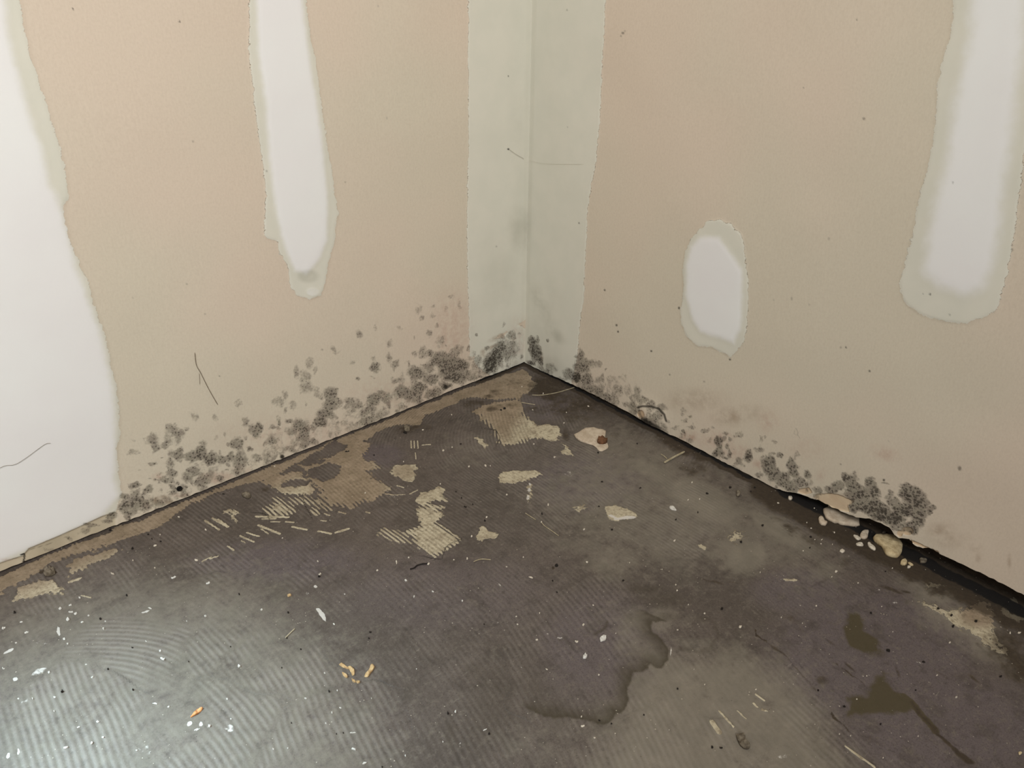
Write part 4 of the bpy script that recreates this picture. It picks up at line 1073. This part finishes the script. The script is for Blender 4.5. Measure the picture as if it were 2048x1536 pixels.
# small pale chips and dark grit, each a thing of its own
CH = {
 'G': [(485, 265, 18, 12), (565, 238, 20, 8), (565, 292, 28, 10), (605, 308, 20, 10), (545, 352, 20, 18), (515, 510, 12, 12), (545, 545, 14, 8), (640, 178, 15, 12),
       (660, 375, 20, 8), (710, 323, 12, 8), (30, 420, 25, 12), (215, 455, 25, 8), (830, 428, 14, 12), (30, 745, 18, 10), (130, 540, 12, 6), (170, 372, 20, 6), (845, 368, 12, 6),
       (1200, 262, 25, 8), (1645, 325, 14, 10), (1285, 603, 16, 10), (1305, 668, 30, 14), (1915, 725, 16, 14), (1170, 527, 12, 5), (690, 713, 12, 6), (740, 815, 15, 8), (630, 1212, 22, 7),
       (825, 1295, 22, 8), (735, 1340, 14, 20), (530, 1375, 28, 10), (785, 1170, 20, 10), (1240, 1025, 36, 7), (1350, 1050, 14, 6), (1820, 988, 12, 8), (1680, 1205, 18, 12), (1390, 15, 30, 10),
       (1665, 60, 25, 10), (440, 975, 20, 8), (265, 985, 10, 12), (150, 985, 12, 6), (1095, 1400, 12, 10), (1850, 1150, 10, 6), (1495, 365, 6, 6), (435, 1085, 8, 10), (395, 775, 14, 12)],
 'H': [(43, 273, 14, 9), (1200, 40, 20, 8), (1265, 170, 8, 14), (1415, 130, 18, 6), (625, 390, 14, 8), (550, 780, 10, 8), (675, 1060, 14, 5), (610, 1100, 8, 10), (775, 1260, 30, 6),
       (785, 1390, 30, 10), (870, 1500, 25, 8), (1595, 1090, 12, 14), (1830, 1235, 28, 7), (1495, 1330, 8, 6), (140, 1388, 10, 8), (400, 985, 18, 8), (560, 1185, 8, 6), (1195, 1440, 8, 12),
       (925, 985, 6, 6), (1285, 748, 7, 6), (650, 920, 7, 6), (255, 1380, 10, 6), (710, 148, 7, 6), (1650, 205, 10, 8)],
 'I': [(517, 530, 22, 12), (197, 515, 16, 8), (570, 395, 13, 10), (45, 392, 10, 6), (1825, 412, 18, 12), (277, 750, 14, 8), (695, 795, 10, 8), (1325, 436, 12, 5), (565, 1205, 20, 10),
       (660, 1297, 12, 6), (825, 1265, 8, 8), (1257, 1232, 6, 5), (1455, 750, 5, 5), (1310, 75, 10, 6), (1320, 122, 12, 7), (1410, 235, 7, 5), (1540, 872, 7, 5), (555, 1128, 10, 8),
       (1950, 910, 12, 5), (150, 15, 25, 8), (35, 328, 10, 6), (650, 238, 12, 5), (220, 298, 6, 8), (830, 463, 6, 6), (1540, 305, 10, 6)],
 'J': [(385, 242, 10, 7), (1455, 533, 12, 8), (1350, 795, 10, 8), (1505, 972, 16, 12), (790, 802, 9, 6), (710, 988, 9, 7), (660, 1283, 6, 8), (920, 1460, 9, 6), (2008, 458, 20, 10),
       (1935, 460, 10, 10), (510, 8, 8, 5), (570, 1270, 8, 6), (1000, 445, 6, 4), (105, 335, 8, 6), (275, 380, 6, 5), (910, 243, 8, 5), (720, 55, 10, 6), (1200, 1285, 7, 5)],
 'F': [(530, 1188, 10, 8), (425, 1278, 12, 5), (345, 1155, 10, 4), (310, 1110, 8, 5), (545, 1500, 18, 10), (280, 1335, 10, 5), (515, 1283, 6, 4), (370, 995, 8, 5), (80, 955, 14, 6), (1295, 1350, 14, 8), (1380, 1395, 12, 6), (995, 1475, 8, 5), (375, 1245, 8, 4), (430, 1245, 10, 4)],
 'E': [(575, 1168, 12, 8), (600, 1430, 14, 10), (1500, 925, 8, 7), (1408, 932, 8, 6), (1440, 790, 8, 7), (1300, 1255, 12, 5), (940, 1435, 6, 5), (235, 1108, 8, 8), (290, 968, 8, 12),
       (415, 312, 10, 7), (610, 178, 14, 6), (1200, 1488, 5, 4), (340, 585, 16, 8), (90, 1390, 10, 8), (1985, 1510, 6, 8), (175, 480, 8, 6), (250, 80, 8, 5), (165, 210, 9, 4), (435, 228, 7, 5), (80, 30, 6, 5)],
 'C': [(1497, 533, 14, 10), (1705, 660, 10, 8), (1845, 1067, 10, 7), (875, 878, 9, 6), (1180, 622, 7, 6), (495, 1422, 10, 7), (512, 1525, 16, 12), (1380, 1443, 14, 10), (1690, 1400, 10, 12),
       (1125, 1430, 10, 20), (1222, 1393, 10, 8), (970, 1495, 14, 8), (212, 1235, 10, 5), (1570, 507, 8, 5), (1565, 250, 9, 6), (1835, 655, 14, 10), (1875, 655, 7, 6), (1583, 1408, 8, 4),
       (1335, 370, 12, 5), (1725, 1222, 10, 8), (2005, 885, 10, 8), (2005, 1465, 12, 5), (1475, 800, 7, 6), (150, 660, 9, 6)],
 'A': [(1240, 1295, 18, 9), (1570, 1412, 22, 10), (1645, 1165, 12, 7), (1065, 1415, 8, 8), (1430, 1065, 16, 8), (900, 1520, 22, 8), (1240, 1475, 10, 6), (1280, 1205, 6, 5)],
}
ZONE = {'G': 'small white plaster chip on the bright left part of the floor', 'H': 'small white chip on the floor around the leaf scraps',
        'I': 'small white chip on the floor around the damp ring', 'J': 'small white chip on the dark floor at the bottom right',
        'F': 'small pale chip scattered beside the plaster chunks at the right wall', 'E': 'small pale chip on the floor below the corner to the right',
        'C': 'small pale chip on the floor among the adhesive patches', 'A': 'small pale chip beside the foot of the left wall'}
GRP = {'G': 'chips on the bright floor', 'H': 'chips around the leaf scraps', 'I': 'chips around the damp ring', 'J': 'chips at the bottom right', 'F': 'chips beside the plaster chunks',
       'E': 'chips below the corner', 'C': 'chips among the adhesive patches', 'A': 'chips by the left wall'}
k = 100
SMALL = []
for c, items in CH.items():
    for it in items:
        k += 1
        x, y, rx, ry = it
        o = piece('plaster_chip', c, ell(x, y, rx*.64, max(ry, 4.5)*.64, RNG.uniform(-25, 25), 7, k, .3), .0006+.00012*min(rx, ry)*.4, M_WHITE if c in 'GH' else M_CHIP, ZONE[c], 'plaster chip', k, GRP[c], rough=.5)
        SMALL.append((o, 'white chip' if c in 'GH' else 'pale chip', px(c, (x, y)), rx/max(ry, 1)))
DK = {
 'H': [(505, 8, 15, 8), (258, 298, 12, 8), (360, 590, 10, 6), (208, 738, 8, 6), (248, 500, 8, 5), (915, 455, 14, 6), (905, 505, 10, 6), (1535, 1105, 14, 10), (1865, 1268, 12, 10), (700, 1262, 9, 7),
       (285, 1182, 7, 5), (585, 930, 12, 8), (1825, 393, 7, 5), (1010, 1530, 8, 6), (645, 1270, 6, 5)],
 'I': [(890, 43, 16, 7), (1680, 268, 18, 11), (325, 43, 8, 6), (1325, 905, 12, 7), (1600, 1372, 16, 12), (700, 1160, 14, 6), (360, 133, 8, 6), (1055, 1115, 9, 6), (795, 1185, 12, 6), (1670, 1378, 18, 7)],
 'J': [(825, 297, 12, 8), (1480, 405, 16, 12), (1660, 370, 22, 9), (1360, 268, 18, 8), (1465, 322, 14, 10), (610, 1048, 18, 8), (900, 1190, 12, 8), (400, 920, 12, 8), (960, 600, 22, 12), (1245, 690, 20, 7), (1860, 805, 16, 8), (1180, 915, 12, 5)],
 'E': [(695, 983, 14, 7), (240, 1043, 10, 10), (355, 1460, 22, 12), (1745, 832, 16, 10), (1845, 735, 12, 8), (1910, 862, 8, 6), (2005, 1135, 14, 10), (1485, 1033, 8, 6), (1830, 1268, 14, 12), (1560, 880, 18, 6),
       (800, 1172, 12, 6), (690, 548, 12, 7), (1025, 835, 14, 5), (1310, 1090, 10, 5), (1000, 480, 9, 5), (1940, 830, 12, 6), (720, 785, 14, 5)],
 'C': [(1675, 985, 20, 6), (1600, 862, 8, 5), (1830, 1095, 10, 8), (1195, 392, 24, 9), (1645, 913, 9, 4), (1638, 482, 14, 6), (1990, 205, 18, 8), (1960, 215, 12, 8), (945, 572, 9, 6), (730, 545, 26, 5), (1735, 965, 8, 4)],
 'A': [(1060, 1318, 20, 9), (885, 1172, 16, 10), (1185, 1205, 12, 6), (1285, 1260, 12, 5), (1790, 880, 20, 5), (1215, 1240, 8, 4)],
 'F': [(335, 1310, 9, 7), (340, 1225, 14, 7), (455, 1130, 10, 5), (1010, 1185, 14, 8), (940, 1500, 12, 6), (700, 1140, 10, 5)],
 'G': [(1015, 160, 14, 9), (805, 350, 14, 10), (120, 295, 16, 10), (1845, 570, 8, 6), (1915, 150, 8, 8), (1510, 690, 6, 5), (1065, 915, 10, 8), (865, 750, 10, 7), (1060, 578, 12, 5), (500, 930, 16, 12)],
}
ZD = {'H': 'tiny dark crumb on the floor around the leaf scraps', 'I': 'tiny dark crumb on the floor around the damp ring', 'J': 'tiny dark crumb on the dark floor at the bottom right',
      'E': 'tiny dark crumb on the floor below the corner to the right', 'C': 'tiny dark crumb among the adhesive patches', 'A': 'tiny dark crumb beside the foot of the left wall',
      'F': 'tiny dark crumb beside the plaster chunks', 'G': 'tiny dark crumb on the bright left part of the floor'}
for c, items in DK.items():
    for (x, y, rx, ry) in items:
        k += 1
        o = piece('grit_crumb', c, ell(x, y, rx*.62, max(ry, 4.5)*.62, RNG.uniform(-20, 20), 7, k, .3), .0006+.00008*min(rx, ry), M_GRIT, ZD[c], 'crumb', k, 'dark '+ZD[c][10:].replace('crumb', 'crumbs').strip(), rough=.7)
        SMALL.append((o, 'dark crumb', px(c, (x, y)), rx/max(ry, 1)))


# every small chip and crumb is told apart by the landmark nearest to it
MARKS = [((710, 1345), 'tan leaf scraps'), ((395, 1427), 'orange leaf scrap'), ((880, 1070), 'comb-ridged cream patch'), ((810, 945), 'heart-shaped patch'), ((1040, 953), 'cream adhesive bar'),
         ((1240, 1028), 'oval rimmed patch'), ((1180, 880), 'flake with rust lump'), ((1205, 1280), 'brightest white crumb'), ((1690, 1035), 'long flat chunk'), ((1775, 1095), 'yellowish chunk'),
         ((1715, 1265), 'upper olive blotch'), ((1770, 1395), 'lower olive blotch'), ((1950, 1250), 'long pale patch'), ((975, 1072), 'small cream blob'), ((1330, 1310), 'dark damp ring'), ((78, 1343), 'mottled white smear'),
         ((640, 1230), 'pale slanting smear'), ((120, 1175), 'wall-side comb patch'), ((480, 1030), 'left comb strokes'), ((1490, 1490), 'elongated grey lump'), ((1049, 740), 'room corner'),
         ((670, 980), 'brownish ridged patch'), ((1050, 870), 'pale corner patch'), ((110, 1270), 'white teardrop smear'), ((290, 1230), 'branching white scuff')]
ORD = ['nearest', 'second nearest', 'third nearest', 'fourth nearest', 'fifth nearest', 'sixth nearest', 'seventh nearest', 'eighth nearest', 'ninth nearest', 'tenth nearest', 'eleventh nearest', 'twelfth nearest']
DIRS = ['right of', 'below and right of', 'below', 'below and left of', 'left of', 'above and left of', 'above', 'above and right of']
buckets = {}
for (o, kind, ppx, asp) in SMALL:
    (mx, my), nm = min(MARKS, key=lambda m: math.hypot(m[0][0]-ppx[0], m[0][1]-ppx[1]))
    dd = math.hypot(ppx[0]-mx, ppx[1]-my)
    di = 'on' if dd < 12 else DIRS[int(round(math.degrees(math.atan2(ppx[1]-my, ppx[0]-mx))/45)) % 8]
    buckets.setdefault((kind, di, nm), []).append((dd, o, asp))
for (kind, di, nm), lst in buckets.items():
    lst.sort(key=lambda q: q[0])
    for i, (dd, o, asp) in enumerate(lst):
        sh = 'thin' if asp > 2.2 else 'oval' if asp > 1.5 else 'roundish'
        o['label'] = f"{sh} {kind} {di} the {nm}" + (f", {ORD[min(i, 11)]} to it" if len(lst) > 1 else '')


# ------------------------------------------------------------------ threads and straws
def tube(name, pts, r, mat, label, cat, group=None):
    P = [Vector(p) for p in pts]
    out = []
    for i in range(len(P)-1):
        p0 = P[max(i-1, 0)]; a = P[i]; b = P[i+1]; p3 = P[min(i+2, len(P)-1)]
        for k_ in range(6):
            t = k_/6
            out.append(.5*((2*a)+(-p0+b)*t+(2*p0-5*a+4*b-p3)*t*t+(-p0+3*a-3*b+p3)*t**3))
    out.append(P[-1]); n = 6
    co = []; f = []
    for i, p in enumerate(out):
        d = (out[min(i+1, len(out)-1)]-out[max(i-1, 0)]).normalized()
        s = d.cross(Vector((.31, .17, .93))).normalized(); u = s.cross(d)
        rr = r*(1 if 0 < i < len(out)-1 else .4)
        for k_ in range(n):
            a = 2*math.pi*k_/n; co.append(tuple(p+s*math.cos(a)*rr+u*math.sin(a)*rr))
    for i in range(len(out)-1):
        for k_ in range(n):
            f.append((i*n+k_, i*n+(k_+1) % n, (i+1)*n+(k_+1) % n, (i+1)*n+k_))
    c0 = np.array(co).mean(0)
    o = mesh_object(name, np.array(co)-c0, np.array(f), mat)
    o.location = c0
    o['label'] = label; o['category'] = cat
    if group: o['group'] = group
    return o


def fpt(c, p, r):
    q = onF(px(c, p)); return (q[0], q[1], floor_z(q[0], q[1])+r)


def lpt(c, p, d=.0018):
    q = onL(px(c, p)); return (q[0], d, q[1])


def rpt(c, p, d=.0018):
    q = onR(px(c, p)); return (d, q[0], q[1])


for c, pts, r, m, lb in (
    ('E', [(500, 30), (420, 55), (350, 75), (240, 95), (160, 95)], .0006, M_STRAW, 'long pale curved fibre lying near the corner'),
    ('E', [(1215, 638), (1280, 600), (1380, 548)], .0014, M_STRAW, 'thick straw beside the right wall'),
    ('E', [(1190, 565), (1215, 580), (1240, 602)], .0007, M_STRAW, 'short straw crossing above the thick straw'),
    ('E', [(75, 155), (130, 163), (185, 172)], .0006, M_STRAW, 'short pale fibre on the dark corner floor'),
    ('E', [(105, 1035), (150, 1065), (190, 1090)], .0005, M_STRAW, 'short thin fibre below the cream drip'),
    ('E', [(235, 1110), (260, 1140), (310, 1175), (375, 1222)], .0005, M_STRAW, 'longer thin fibre below the short one in the middle of the floor'),
    ('C', [(1740, 1425), (1800, 1405), (1880, 1410)], .0006, M_STRAW, 'bowed pale fibre right of the comb patch'),
    ('H', [(235, 500), (275, 460), (312, 425)], .0006, M_STRAW, 'short slanting straw at the edge of the light patch'),
    ('C', [(1232, 1488), (1265, 1478), (1290, 1458), (1330, 1446), (1378, 1442)], .0008, M_GRIT, 'dark curled string below the comb patch')):
    tube('straw' if m is M_STRAW else 'string', [fpt(c, p, r) for p in pts], r, m, lb, 'straw' if m is M_STRAW else 'string')
tube('thread', [lpt('P', p) for p in [(388, 704), (391, 728), (400, 745), (415, 775), (428, 798), (434, 808)]], .00035, M_THREAD, 'thin dark thread hanging on the tan board of the left wall', 'thread')
tube('thread', [lpt('P', p) for p in [(397, 745), (398, 768)]], .0002, M_THREAD, 'short stray end beside the thin dark thread on the left wall', 'thread')
tube('thread', [lpt('A', p, .0028) for p in [(-60, 690), (30, 645), (110, 635), (190, 590), (300, 510), (360, 470), (400, 466)]], .00016, M_THREAD, 'fine wavy thread across the white skim coat at the lower left', 'thread')
tube('thread', [lpt('P', p, .0022) for p in [(1016, 298), (1030, 308), (1046, 317)]], .00016, M_THREAD, 'fine cobweb thread on the corner compound, left of the crease', 'thread')
tube('thread', [rpt('P', p, .0022) for p in [(1060, 320), (1085, 326), (1120, 328), (1170, 328)]], .00007, M_STRAW, 'faint cobweb thread on the corner compound, right of the crease', 'thread')
